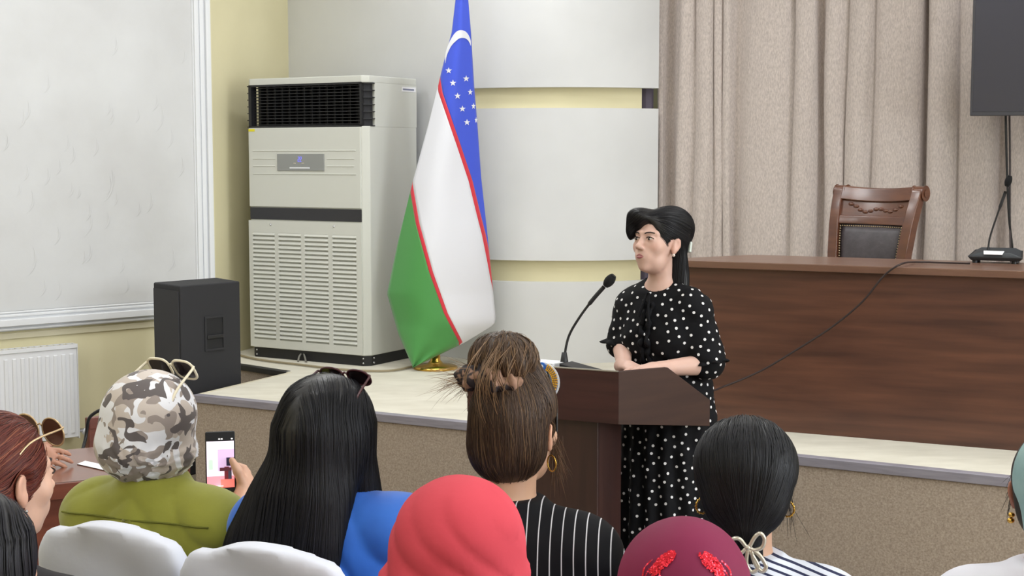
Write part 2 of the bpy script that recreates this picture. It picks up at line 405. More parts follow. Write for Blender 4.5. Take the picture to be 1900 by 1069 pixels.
MB().tube(spline(tobase([WZ(553, 671, ST+.004), W(556, 660, 8.92), W(563, 656, 8.93), WZ(568, 672, ST+.004)], ac), 5), .006, 6).build('hose', mat('hose_grey', (130, 128, 120), .6), ac, True)
tag(MB().tube(spline([WZ(430, 655, ST+.01), WZ(480, 667, ST+.01), WZ(560, 677, ST+.01), WZ(640, 686, ST+.01), WZ(720, 688, ST+.01), WZ(775, 678, ST+.01)], 6), .007, 6).build('floor_cable', mat('cable_tan', (150, 138, 112), .7), None, True),
    'thin tan cable lying along the foot of the air conditioner', 'cable')
# ================================================================== flag on its stand
def interp(tab, y):
    ys_, xs_ = zip(*tab); return float(np.interp(y, ys_, xs_))
FLL = [(-140, 866), (0, 845), (60, 838), (120, 822), (150, 815), (230, 795), (340, 765), (450, 738), (545, 718), (620, 739), (682, 766)]
FRR = [(-140, 870), (0, 869), (60, 874), (160, 880), (230, 886), (330, 893), (440, 905), (520, 913), (590, 920), (603, 917), (636, 862), (682, 767)]
RB1 = [(141, 816), (172, 821), (215, 836), (270, 855), (336, 877), (392, 890.5), (437, 902), (482, 911), (520, 918), (700, 960)]
RB2 = [(336, 765), (350, 767), (414, 778), (504, 803), (582, 831), (636, 859), (700, 888)]
fb = WZ(808, 684, ST)
flag = thing('national_flag', 'blue, white and green flag with crescent and stars hanging from a floor stand', 'flag', fb)
def fdepth(px, py):
    L, R = interp(FLL, py), interp(FRR, py); u = (px-L)/max(R-L, 1)
    t = max(0, min(1, (py+140)/820)); wd = (R-L)/315
    d = 8.52-.05*t+(.18*(u-.42)**2*4*wd/.6)
    d += .018*t*math.sin(u*9+t*3)-.01*t*math.cos(u*5-2.5*t)
    return d
def fpt(px, py, off=0): return W(px, py, fdepth(px, py)-off)
rows = [-140+i*(682+140)/140 for i in range(141)]
def flagband(name, lo, hi, m, nc=10):
    V = []; Fc = []; ok = []
    for y in rows:
        L, R = interp(FLL, y), interp(FRR, y); a = min(max(lo(y), L), R); b = min(max(hi(y), L), R)
        for k in range(nc+1): V.append(fpt(a+(b-a)*k/nc, y))
        ok.append(b-a)
    for i in range(len(rows)-1):
        if max(ok[i], ok[i+1]) < .05: continue
        for k in range(nc): q_ = i*(nc+1)+k; Fc.append((q_, q_+nc+1, q_+nc+2, q_+1))
    used = sorted({v for f in Fc for v in f}); mp = {v: i for i, v in enumerate(used)}
    V = tobase([V[i] for i in used], flag); Fc = [tuple(mp[v] for v in f) for f in Fc]
    o = mesh_obj(name, V, Fc, m, flag, True)
    s_ = o.modifiers.new('solid', 'SOLIDIFY'); s_.thickness = .003; s_.offset = -1
    return o
INF = 5000
def b1(y, s=0): return interp(RB1, y)+s if y > 138 else -INF
def b2(y, s=0): return interp(RB2, y)+s if y > 333 else -INF
def fm(n, c): return mat(n, c, .6, bump=.15, bscale=400, bdist=.0005, sheen=.2)
M_fblue, M_fwhite, M_fred, M_fgreen = fm('flag_blue', (58, 84, 214)), fm('flag_white', (228, 229, 238)), fm('flag_red', (212, 44, 62)), fm('flag_green', (74, 148, 74))
flagband('blue_stripe', lambda y: b1(y), lambda y: INF, M_fblue, 16)
flagband('red_line', lambda y: b1(y, -7.5) if y > 141 else -INF, lambda y: b1(y), M_fred, 3)
flagband('white_stripe', lambda y: b2(y), lambda y: b1(y, -7.5) if y > 141 else -INF, M_fwhite, 20)
flagband('red_line', lambda y: b2(y, -7) if y > 336 else -INF, lambda y: b2(y), M_fred, 3)
flagband('green_stripe', lambda y: -INF, lambda y: b2(y, -7) if y > 336 else -INF, M_fgreen, 16)
for (x, y) in ((832.5, 131), (840.5, 154), (849, 178), (858, 202), (866.5, 227), (865, 146), (872.5, 171), (878.5, 197), (883.3, 223)):
    sq = 1 if x < 870 else (.8 if x < 875 else (.65 if x < 880 else .45)); P = []
    for k in range(10):
        r_ = 6.4 if k % 2 == 0 else 2.6; a = PI/2+k*PI/5; P.append((x+r_*math.cos(a)*sq, y-r_*math.sin(a)))
    V = [fpt(px, py, .003) for px, py in P]+[fpt(x, y, .003)]
    mesh_obj('star', tobase(V, flag), [(10, k, (k+1) % 10) for k in range(10)], M_fwhite, flag)
crs_o = [(826, 117), (826.5, 100), (832, 82), (842, 64), (851, 56.5), (861, 57), (868, 63), (873, 74), (873.6, 84)]
crs_i = [(826.4, 117), (829.5, 102), (837, 86), (846, 76), (853, 71), (861, 70.5), (867, 73.5), (871, 79), (873.2, 85)]
so = spline([Vector((a, b, 0)) for a, b in crs_o], 5); si = spline([Vector((a, b, 0)) for a, b in crs_i], 5)
V = [fpt(p.x, p.y, .003) for p in so]+[fpt(p.x, p.y, .003) for p in si]; n = len(so)
mesh_obj('crescent', tobase(V, flag), [(i, i+1, n+i+1, n+i) for i in range(n-1)], M_fwhite, flag)
MB().tube(tobase([WZ(812, 682, ST)+Vector((0, .02, .03)), W(868, -150, 8.64)], flag), .012, 10).build('pole', M_gold, flag, True)
MB().lathe([(.13, 0), (.135, .008), (.12, .02), (.05, .03), (.03, .05), (.026, .12)], 28).build('stand', M_gold, flag, True)
# ================================================================== loudspeaker beside the stage
SN, SR_, SL = Vector((-1.80, 7.85, 0)), Vector((-1.53, 8.15, 0)), Vector((-2.0, 8.08, 0)); SB = SR_+SL-SN+Vector((.02, .02, 0))
spk = thing('loudspeaker', 'tall black floor loudspeaker with a side handle next to the stage', 'speaker', SN)
loc = lambda p: Vector(p)-SN
SH = 1.05
body = MB().hexa([loc(p) for p in (SN, SR_, SB, SL)], [loc(p)+Vector((0, 0, SH)) for p in (SN, SR_, SB, SL)]).build('cabinet', M_spk, spk, bevel=.008)
dS = (SR_-SN).normalized(); nS = Vector((dS.y, -dS.x, 0)); hc = WP(398, 618, SN, nS)-SN; hu = hc.dot(dS); hz = hc.z
def sbox(mb, u0_, u1_, z0, z1, d0, d1):
    b_ = [dS*u0_+nS*d1, dS*u1_+nS*d1, dS*u1_+nS*d0, dS*u0_+nS*d0]
    return mb.hexa([p+Vector((0, 0, z0)) for p in b_], [p+Vector((0, 0, z1)) for p in b_])
hb = MB(); hb_w, hb_h = .055, .085
for a in ((-hb_w-.012, -hb_w, -hb_h-.012, hb_h+.012), (hb_w, hb_w+.012, -hb_h-.012, hb_h+.012), (-hb_w, hb_w, hb_h, hb_h+.012), (-hb_w, hb_w, -hb_h-.012, -hb_h)):
    sbox(hb, hu+a[0], hu+a[1], hz+a[2], hz+a[3], 0, .006)
hh_ = hb.build('handle_plate', M_spk, spk)
sbox(MB(), hu-hb_w, hu+hb_w, hz-hb_h, hz+hb_h, 0, .001).build('handle_recess', M_dark, spk)
sbox(MB(), hu-hb_w, hu+hb_w, hz-hb_h*.35, hz-hb_h*.1, .0, .012).build('handle_grip', M_black, spk, bevel=.004)
dL = (SL-SN).normalized(); nL = Vector((-dL.y, dL.x, 0)); nL = -nL if nL.y > 0 else nL
gl = (SL-SN).length
g_ = [dL*.012+nL*.006, dL*(gl-.012)+nL*.006, dL*(gl-.012), dL*.012]
MB().hexa([p+Vector((0, 0, .03)) for p in g_], [p+Vector((0, 0, SH-.03)) for p in g_]).build('grille', mat('speaker_grille', (46, 46, 50), .7, bump=.6, bscale=500), spk)
# ================================================================== radiator on the left wall
ru1 = wl(onwall(133, 700)); rz1 = onwall(133, 635).z; rz0 = onwall(137, 809).z
print('radiator', ru1, rz0, rz1)
rad = thing('radiator', 'white ribbed panel radiator under the plaster wall', 'radiator', A0+WD*ru1)
def rbox(mb, ua, ub_, za, zb_, da, db):
    P = [WD*ua+WN*db, WD*ub_+WN*db, WD*ub_+WN*da, WD*ua+WN*da]
    return mb.hexa([p+Vector((0, 0, za)) for p in P], [p+Vector((0, 0, zb_)) for p in P])
RL = 1.3
rbox(MB(), -RL, -.004, rz0+.01, rz1-.025, .075, .088).build('panel', M_rad, rad, bevel=.003)
rb = None
nrb = 26
for k in range(nrb):
    if rb is None: rb = rbox(MB(), -.032, -.008, rz0+.035, rz1-.055, .086, .095).build('rib', M_rad, rad, bevel=.006)
    s_ = rb if k == 0 else _link(rb.copy(), rad); s_.location = WD*(-.018-k*.0485)
rbox(MB(), -RL, -.004, rz0+.01, rz1-.03, .03, .04).build('back_panel', M_rad, rad)
rbox(MB(), -.004, 0, rz0, rz1, .025, .096).build('side_cover', M_rad, rad, bevel=.002)
tg = MB(); rbox(tg, -RL, 0, rz1-.005, rz1, .025, .033); rbox(tg, -RL, 0, rz1-.022, rz1, .086, .094)
for k in range(34): rbox(tg, -.01-k*.038, -.004-k*.038, rz1-.004, rz1, .033, .09)
tg.build('top_grille', M_rad, rad)
vb = WN*.06+Vector((0, 0, rz0+.04))
MB().tube([vb, vb+WD*.04, vb+WD*.075], [.012, .012, .012], 10).build('valve_body', M_chrome, rad, True)
MB().tube([vb+WD*.05+Vector((0, 0, -.01)), vb+WD*.05+Vector((0, 0, -.01))+WN*.045], [.023, .020], 12).build('valve_head', M_rad, rad, True)
MB().ball(tuple(vb+WD*.05+Vector((0, 0, -.01))+WN*.046), .006, 8, 6).build('valve_dot', mat('valve_red', (200, 40, 40), .5), rad, True)
MB().tube([vb+WD*.06, vb+WD*.062+Vector((0, 0, -rz0-.04))], .010, 10).build('pipe', M_rad, rad, True)
MB().tube([WN*0+WD*-.2+Vector((0, 0, rz1-.1)), WN*.035+WD*-.2+Vector((0, 0, rz1-.1))], .012, 6).build('wall_bracket', M_rad, rad)
# ================================================================== curtain
KC = Vector((.93, 9.06, 0)); KN = Vector((SD.y, -SD.x, 0)).normalized(); SDn = SD.normalized()
def cu(px): return (WP(px, 250, KC, KN)-KC).dot(SDn)
fp = [1219, 1232, 1256, 1286, 1322, 1340, 1358, 1378, 1468, 1512, 1530, 1570, 1618, 1704, 1718, 1778, 1852, 1874, 1925, 1985, 2010, 2080, 2150, 2180, 2260, 2340, 2380, 2470, 2560, 2600, 2700, 2800]
deep = {1: 1, 5: .0, 6: .5, 9: .8, 13: 1, 16: .55, 19: .8, 22: .8, 25: .8, 28: .8}
us = [cu(p) for p in fp]
prof = []
for i in range(len(us)-1):
    a, b = us[i], us[i+1]; wdt = b-a; n = 10
    for k in range(n):
        t = k/n; A = min(.075, .30*wdt+.012)
        if deep.get(i, 0) > 0: d = -.08*deep[i]*math.sin(PI*t)**.7
        else:
            d = A*(math.sin(PI*t)**.42)*(1+.35*(t-.5)*(1 if i % 2 else -1))-.012
        prof.append((a+wdt*t, d, i))
zl = [ST+.01+(CEIL-.02-ST-.01)*k/16 for k in range(17)]
V = []; Fc = []
for j, z in enumerate(zl):
    for (u, d, i) in prof:
        sway = .010*math.sin(z*1.7+i*1.3)+.004*math.sin(z*4+i*2.1)
        fl = 1+.25*math.sin(i*2.3+z*.9)
        p = KC+SDn*(u+sway)+KN*(d*fl); V.append((p.x, p.y, z))
n = len(prof)
for j in range(len(zl)-1):
    for k in range(n-1): Fc.append((j*n+k, j*n+k+1, (j+1)*n+k+1, (j+1)*n+k))
cur = mesh_obj('curtain', V, Fc, M_curtain, None, True); tag(cur, 'floor-length beige pleated curtain across the back of the stage', 'curtain')
s_ = cur.modifiers.new('solid', 'SOLIDIFY'); s_.thickness = .004; s_.offset = -1
# ================================================================== presidium table
T0 = WZ(1440, 800, ST); T1 = WZ(1890, 837, ST); td = (T1-T0).normalized(); tn = Vector((-td.y, td.x, 0))
TZ = 1.268-ST
tbl = thing('presidium_table', 'long brown wood-grain table on the stage behind the speaker', 'table', T0, math.atan2(td.y, td.x))
def tu(px, py, y=0): return (WP(px, py, T0+tn*y, tn)-T0).dot(td)
ul = tu(1232, 600); ur = 3.6
MB().box(ul+.03, ur, 0, .025, 0, TZ-.034).build('front_panel', M_wood, tbl, bevel=.002)
for x in (ul+.05, 1.4, ur-.04): MB().box(x, x+.025, .027, .42, 0, TZ-.034).build('side_panel', M_wood, tbl)
tl = tu(1222, 480, -.04); tbk = tu(1395, 471, .47)
top = [(tl, -.04), (ur+.05, -.04), (ur+.05, .47), (tbk+.12, .47), (tbk, .45), (tl+.03, .03)]
MB().prism([Vector((x, y, TZ-.033)) for x, y in top], (0, 0, .033)).build('table_top', M_woodtop, tbl, bevel=.004)
# cable over the table edge
def tfront(px, py, off=-.05): return WP(px, py, T0+tn*off, tn)
cpts = [WZ(1800, 489, 1.275), WZ(1750, 487.5, 1.275), WZ(1700, 486.5, 1.275), tfront(1672, 490, -.045), tfront(1640, 512), tfront(1600, 560), tfront(1545, 606), tfront(1480, 648, -.06), tfront(1420, 684, -.08), tfront(1370, 707, -.12), tfront(1332, 722, -.2), W(1290, 745, 6.1), W(1262, 830, 5.95), Vector((.66, 5.86, .06)), Vector((.50, 5.80, .006)), Vector((.30, 5.70, .006)), Vector((.22, 5.42, .006))]
tag(MB().tube(spline(cpts, 6), .0045, 6).build('microphone_cable', mat('cable_brown', (44, 30, 28), .6), None, True), 'thin dark cable running from the table microphone down across the table front', 'cable')
# ================================================================== carved chair behind the table
cf = Vector((-.72, -.69, 0)).normalized(); cx_ = Vector((-cf.y, cf.x, 0)); cx_ = cx_ if cx_.x > 0 else -cx_
cp = W(1608, 485, 7.55); cp.z = ST
chr_ = thing('carved_armchair', 'carved brown wooden chair with dark leather back behind the table', 'chair', cp, math.atan2(cx_.y, cx_.x))
M_cw = mat('chair_wood', (106, 64, 44), .3, (84, 48, 34), 6, 6, (1, 1, 4), coat=.4)
M_cl = mat('chair_leather', (74, 68, 72), .45, (62, 56, 60), 25, 5, bump=.4, bscale=60)
def lean(z):           # backward lean of the back at height z
    t = max(0, z-.45)/.66; return .02*t+.10*t**3
CW = .225
def cwz(z): return .182+.05*max(0, min(1, (z-.45)/.6))
for sx in (-1, 1):
    mb = MB(); zs = [.0, .45, .6, .75, .9, .98, 1.04, 1.075, 1.09]
    P = [(lean(z)+(-.0 if z > .3 else .06*(.45-z)), z) for z in zs]
    vs = []
    for i, (y, z) in enumerate(P):
        hw_ = .028; dp = .035-.006*i/8
        for (a, b) in ((-hw_, -dp), (hw_, -dp), (hw_, dp), (-hw_, dp)): vs.append((sx*cwz(z)+a, y+b, z))
    fs = [(0, 3, 2, 1)]+[(4*i+k, 4*i+(k+1) % 4, 4*i+4+(k+1) % 4, 4*i+4+k) for i in range(len(P)-1) for k in range(4)]+[(4*len(P)-4, 4*len(P)-3, 4*len(P)-2, 4*len(P)-1)]
    post = mb.add(vs, fs).build('post', M_cw, chr_, bevel=.006)
    yy = lean(1.07)+.015
    MB().tube([(sx*cwz(1.07)-.034, yy, 1.07), (sx*cwz(1.07)+.034, yy, 1.07)], .037, 18).build('scroll', M_cw, post, bevel=.004)
    MB().tube([(sx*cwz(1.07)-.038, yy, 1.07), (sx*cwz(1.07)+.038, yy, 1.07)], .017, 12).build('scroll_boss', M_cw, post, bevel=.003)
def rail(z0, z1, dy, th, nm, m, half=CW-.02, par=chr_, n=8, bow=.02):
    mb = MB(); vs = []
    for i in range(n+1):
        xr = -1+2*i/n; s_ = bow*(1-xr**2)
        for (z, d) in ((z0, dy), (z1, dy), (z1, dy+th), (z0, dy+th)): vs.append((xr*(cwz(z)-.02), lean(z)+d+s_, z-.6*s_*(1 if z1 > 1.07 else 0)))
    fs = [(4*i+k, 4*i+4+k, 4*i+4+(k+1) % 4, 4*i+(k+1) % 4) for i in range(n) for k in range(4)]+[(0, 1, 2, 3), (4*n+3, 4*n+2, 4*n+1, 4*n)]
    return mb.add(vs, fs).build(nm, m, par, bevel=.006)
rail(1.035, 1.105, -.03, .05, 'top_rail', M_cw)
cpn = rail(.945, 1.035, -.012, .02, 'carved_panel', M_cw)
rail(.905, .95, -.022, .035, 'cross_rail', M_cw)
rel = random.Random(5)
for k in range(11):
    x = -.15+.03*k; z = .985+.012*math.cos(k*1.15)-.012*math.cos(x*18)
    MB().ball((x, lean(z)-.010+.02*(1-(x/.2)**2), z), .016, 8, 6, (1.15, .55, .62)).build('carved_leaf', M_cw, cpn, True)
bk = MB(); vs = []; n = 10; zz = [.48+(.905-.48)*i/10 for i in range(11)]
for z in zz:
    for i in range(n+1):
        xr = -1+2*i/n; x = xr*(cwz(z)-.028); e_ = (1-xr**4)*(1-((z-.69)/.22)**4)
        vs.append((x, lean(z)-.008-.024*max(0, e_)+.015*(1-(x/CW)**2), z))
bk.add(vs, [(j*(n+1)+i, j*(n+1)+i+1, (j+1)*(n+1)+i+1, (j+1)*(n+1)+i) for j in range(10) for i in range(n)])
bko = bk.build('back_cushion', M_cl, chr_, True); s_ = bko.modifiers.new('s', 'SOLIDIFY'); s_.thickness = .03; s_.offset = -1
nl = MB()
for z in np.arange(.49, .905, .013):
    for sx in (-1, 1): nl.ball((sx*(cwz(z)-.036), lean(z)-.014, z), .0048, 6, 4)
for x in np.arange(-.188, .19, .013): nl.ball((x, lean(.895)-.010+.012*(1-(x/CW)**2), .895), .0048, 6, 4)
tag(nl.build('nail_trim', mat('nail_brass', (170, 150, 118), .4, metal=.7), chr_, True), kind='stuff')
MB().box(-.24, .24, -.46, .02, .36, .47).build('seat', M_cl, chr_, bevel=.03, seg=4)
MB().box(-.25, .25, -.47, .03, .31, .365).build('seat_frame', M_cw, chr_, bevel=.01)
for sx in (-1, 1): MB().tube([(sx*.215, -.43, 0), (sx*.215, -.43, .16), (sx*.215, -.43, .33)], [.018, .026, .032], 10).build('leg', M_cw, chr_, True)
# ================================================================== microphones
def gooseneck(t, pts, foam0, foam1, fr=.017):
    P = tobase(spline(pts, 8), t); MB().tube(P, [.0075 if i < len(P)*.12 or i > len(P)*.72 else .0045 for i in range(len(P))], 8).build('gooseneck', M_black, t, True)
    a, b = tobase([foam0, foam1], t); d = (b-a)
    MB().tube([a+d*k/8 for k in range(9)], [fr*max(.25, math.sin(PI*(.12+.76*k/8))**.6) for k in range(9)], 14).build('windscreen', M_blacksoft, t, True)
mbp = WZ(1842, 489, 1.268)
dm = thing('desk_microphone', 'black gooseneck conference microphone with a white label on the stage table', 'microphone', mbp, math.atan2(td.y, td.x))
MB().hexa([(-.095, 0, .012), (.115, 0, .012), (.115, .13, .012), (-.095, .13, .012)], [(-.112, -.004, .030), (.128, -.004, .030), (.115, .13, .055), (-.095, .13, .055)]).build('base', M_black, dm, bevel=.004)
MB().hexa([(-.108, 0, .029), (.124, 0, .029), (.115, .13, .05), (-.095, .13, .05)], [(-.06, .012, .048), (.075, .012, .048), (.085, .12, .066), (-.065, .12, .066)]).build('top_shell', mat('mic_grey', (44, 48, 52), .5), dm, bevel=.004)
MB().hexa([(-.04, -.001, .0395), (.04, -.001, .0395), (.045, .03, .054), (-.045, .03, .054)], [(-.04, -.003, .041), (.04, -.003, .041), (.045, .028, .0555), (-.045, .028, .0555)]).build('label', M_paper, dm)
for x in (-.08, .09): MB().lathe([(.012, 0), (.012, .014)], 10, (x, .02, 0)).build('foot', M_black, dm)
for x in (-.08, .09): MB().lathe([(.012, 0), (.012, .014)], 10, (x, .11, 0)).build('foot', M_black, dm)
gooseneck(dm, [W(1833, 467, 6.62), W(1837, 440, 6.62), W(1850, 400, 6.61), W(1866, 355, 6.6)], W(1868, 346, 6.6), W(1874, 326, 6.59), .016)
# ================================================================== television
tvp = W(1800, 215, 7.75)
tv = thing('television', 'large dark wall television hanging in front of the curtain', 'television', tvp, math.radians(-16))
MB().box(0, 1.45, 0, .06, 0, .84).build('frame', M_tvframe, tv, bevel=.004)
MB().box(.012, 1.438, -.002, .004, .022, .828).build('screen', M_tv, tv)
MB().box(.55, .9, .06, .55, .3, .6).build('wall_bracket', M_black, tv)
MB().tube(tobase(spline([W(1866, 214, 7.95), W(1868, 300, 7.95), W(1872, 400, 7.96), W(1880, 478, 8.0), W(1884, 560, 8.0)], 6), tv), .007, 6).build('cable', M_black, tv, True)
MB().tube(tobase(spline([W(1873, 214, 7.96), W(1874, 300, 7.96), W(1874, 420, 7.97), W(1878, 560, 8.0)], 6), tv), .006, 6).build('cable', mat('cable_grey', (70, 62, 64), .6), tv, True)
# ================================================================== lectern
LU = Vector((.9, -.436, 0)).normalized(); LN_ = Vector((-LU.y, LU.x, 0)); LC = W(1148, 690, 4.9); LZ = LC.z
lo = Vector((LC.x, LC.y, 0))-LU*.29
lec = thing('lectern', 'dark brown wooden lectern with angled side wings and an emblem on its front', 'lectern', lo, math.atan2(LU.y, LU.x))
fl_ = math.radians(24); wdir = Vector((math.sin(fl_), math.cos(fl_), 0)); WL = .46
MB().box(-.29, .29, 0, .02, LZ-.182, LZ).build('front_panel', M_lect, lec, bevel=.002)
wprof = [(0, LZ-.182), (WL, .778), (WL, .874), (.24, LZ-.008), (0, LZ)]
for sx in (1, -1):
    d_ = Vector((wdir.x*sx, wdir.y, 0)); nrm = Vector((d_.y*sx, -d_.x*sx, 0))
    P = [Vector((sx*.291, .0, 0))+d_*s_+Vector((0, 0, z)) for s_, z in wprof]
    MB().prism(P, -nrm*.02 if sx > 0 else -nrm*.02).build('side_wing', mat('lectern_wing_wood', (64, 42, 34), .5, (54, 34, 28), 3, 7, (.8, .8, 8), spec=.35) if sx > 0 else MATS['lectern_wing_wood'], lec, bevel=.002)
def wx(y, ins=.03): return .29+y*math.tan(fl_)-ins
yb = WL*math.cos(fl_)
MB().hexa([(-wx(.02), .02, LZ-.05), (wx(.02), .02, LZ-.05), (wx(.2), .2, LZ-.055), (-wx(.2), .2, LZ-.055)], [(-wx(.02), .02, LZ-.03), (wx(.02), .02, LZ-.03), (wx(.2), .2, LZ-.035), (-wx(.2), .2, LZ-.035)]).build('top_board', M_lect, lec)
MB().hexa([(-wx(.2), .2, LZ-.055), (wx(.2), .2, LZ-.055), (wx(yb), yb, .83), (-wx(yb), yb, .83)], [(-wx(.2), .2, LZ-.035), (wx(.2), .2, LZ-.035), (wx(yb), yb, .85), (-wx(yb), yb, .85)]).build('reading_board', M_lect, lec)
ml = MB().box(-.288, .288, -.003, .004, LZ-.001, LZ+.003).build('edge_strip', mat('strip_alu', (190, 186, 184), .35, metal=.8), lec)
MB().box(-.20, .20, .035, .26, .05, LZ-.06).build('pedestal', M_lect2, lec, bevel=.004)
MB().box(-.27, .27, .0, .36, 0, .05).build('foot', M_lect2, lec, bevel=.005)
# emblem
ez = W(1010, 710, 5.0).z; ex = (WP(1007, 710, lo, LN_)-lo).dot(LU); ex0 = ex
def disc(mb, x, z, rx, rz_, y0, y1, n=36):
    vs = [(x+rx*math.cos(2*PI*k/n), y1, z+rz_*math.sin(2*PI*k/n)) for k in range(n)]
    return mb.prism([Vector(v) for v in vs], (0, y0-y1, 0))
emb = disc(MB(), ex, ez, .066, .069, -.001, -.006).build('emblem', M_white, lec)
disc(MB(), ex, ez, .061, .064, -.005, -.0075).build('emblem_ground', mat('emblem_blue', (120, 140, 190), .5), emb)
disc(MB(), ex, ez+.054, .0145, .0145, -.006, -.011, 24).build('emblem_crest', mat('crest_blue', (46, 104, 190), .5), emb)
disc(MB(), ex, ez+.054, .007, .007, -.009, -.0125, 12).build('emblem_star', M_white, emb)
gd = MB()
for sx in (-1, 1):
    for k in range(15):
        a = -.9+k*2.05/14
        for r_ in (.041, .047, .053, .0585):
            gd.ball((ex+sx*r_*math.cos(a), -.009, ez+r_*1.04*math.sin(a)+.004), .0034, 6, 4, (.9, .6, 1.2))
tag(gd.build('emblem_wreath', mat('emblem_gold', (214, 160, 44), .35, metal=.3), emb, True), kind='stuff')
disc(MB(), ex, ez+.002, .034, .036, -.007, -.0095).build('emblem_field', mat('emblem_pale', (206, 204, 196), .6), emb)
rb_ = MB()
for k, (c_) in enumerate(((80, 110, 200), (235, 235, 240), (70, 150, 80))):
    MB().box(ex-.052+.002*k, ex+.052-.002*k, -.011, -.008, ez-.034-k*.008, ez-.026-k*.008).build('emblem_ribbon', mat('ribbon_%d' % k, c_, .5), emb)
# papers and microphone on the lectern
lp0 = W(1070, 680, 5.05); 
pp = tag(MB().hexa([(-.13, .03, LZ-.03), (.03, .03, LZ-.03), (.03, .19, LZ-.034), (-.13, .19, LZ-.034)], [(-.13, .03, LZ+.006), (.03, .03, LZ+.008), (.03, .19, LZ-.004), (-.13, .19, LZ-.004)]).build('paper_stack', M_paper), 'stack of white papers lying on top of the lectern', 'paper')
pp.location = lo; pp.rotation_euler.z = lec.rotation_euler.z
pad = (MB().hexa([(.05, .04, LZ-.03), (.2, .04, LZ-.03), (.2, .18, LZ-.034), (.05, .18, LZ-.034)], [(.05, .04, LZ+.010), (.17, .04, LZ-.016), (.17, .15, LZ-.020), (.05, .15, LZ+.004)]))
mp0 = W(1047, 674, 5.14); mp0.z = LZ-.036
lm = thing('lectern_microphone', 'black gooseneck microphone standing on the lectern', 'microphone', mp0)
_Ml = Matrix.Translation(lo) @ Matrix.Rotation(lec.rotation_euler.z, 4, 'Z'); pad.v = [tuple(v) for v in tobase([_Ml @ Vector(v) for v in pad.v], lm)]
pad.build('switch_box', M_black, lm, bevel=.004)
MB().lathe([(.035, 0), (.035, .012), (.018, .02), (.013, .045), (.009, .07)], 18).build('base', M_black, lm, True)
gooseneck(lm, [W(1047, 672, 5.14), W(1050, 645, 5.14), W(1058, 618, 5.14), W(1078, 585, 5.13), W(1100, 556, 5.12), W(1121, 532, 5.11)], W(1123, 531, 5.11), W(1139, 511, 5.1), .018)
# ================================================================== desk and wooden chair at the left
d0 = WZ(101, 898, .75); d1 = WZ(169, 891, .75); dd = (d1-d0).normalized(); dn = Vector((-dd.y, dd.x, 0))
dk = thing('side_desk', 'reddish brown wooden desk at the left below the radiator', 'desk', Vector((d0.x, d0.y, 0)), math.atan2(dd.y, dd.x))
M_dk = mat('side_desk_wood', (122, 66, 48), .35, (98, 50, 36), 3, 6, (.7, 3, 7), coat=.3)
M_dk2 = mat('side_desk_top', (128, 84, 68), .25, (116, 74, 60), 3, 6, (.6, 4, 4), coat=.3)
MB().box(-1.0, .26, 0, .52, .725, .75).build('desk_top', M_dk2, dk, bevel=.003)
MB().box(-1.0, .26, -.004, 0.012, .70, .75).build('edge_band', M_dk, dk, bevel=.003)
for x in (-.98, .225): MB().box(x, x+.025, .04, .5, 0, .725).build('side_panel', M_dk, dk)
MB().box(-.95, .22, .05, .07, .05, .725).build('front_panel', M_dk, dk)
pz = WZ(196, 862, .752)
tag(MB().hexa([WZ(143, 861, .7505), WZ(205, 875, .7505), WZ(224, 869, .7505), WZ(158, 855, .7505)], [WZ(143, 861, .753), WZ(205, 875, .753), WZ(224, 869, .753), WZ(158, 855, .753)]).build('paper_sheet', M_paper), 'white sheet of paper lying on the side desk', 'paper')
wp = W(173, 775, 5.35); WH = wp.z; wp.z = 0
wc = thing('wooden_chair', 'reddish wooden chair frame behind the side desk', 'chair', wp, math.radians(48))
M_wc = mat('chair_red_wood', (112, 58, 44), .4, (92, 44, 34), 4, 5, (1, 1, 6), coat=.2)
for x in (-.018, .40): MB().hexa([(x, .03, 0), (x+.036, .03, 0), (x+.036, .06, 0), (x, .06, 0)], [(x, 0, WH), (x+.036, 0, WH), (x+.036, .03, WH), (x, .03, WH)]).build('post', M_wc, wc, bevel=.004)
MB().box(-.016, .434, 0, .028, WH-.045, WH-.001).build('top_rail', M_wc, wc, bevel=.004)
MB().box(.018, .40, .006, .03, WH-.33, WH-.045).build('back_pad', mat('chair_beige', (190, 176, 150), .8), wc, bevel=.006)
MB().box(-.016, .434, .03, .45, .41, .46).build('seat', mat('chair_beige2', (186, 172, 146), .8), wc, bevel=.015)
for x in (-.014, .40): MB().box(x, x+.03, .41, .44, 0, .41).build('leg', M_wc, wc)
tag(MB().tube(spline([Vector((-1.62, 5.3, .006)), W(240, 900, 5.3), W(228, 790, 5.25), W(214, 752, 5.2), W(196, 757, 5.2), W(175, 767, 5.2), W(164, 780, 5.2), W(159, 812, 5.2), W(150, 845, 5.15), W(141, 862, 5.12), W(132, 900, 5.1), Vector((-1.66, 5.05, .006))], 6), .006, 6).build('wall_cable', M_black, None, True), 'black cable curving down behind the side desk', 'cable')
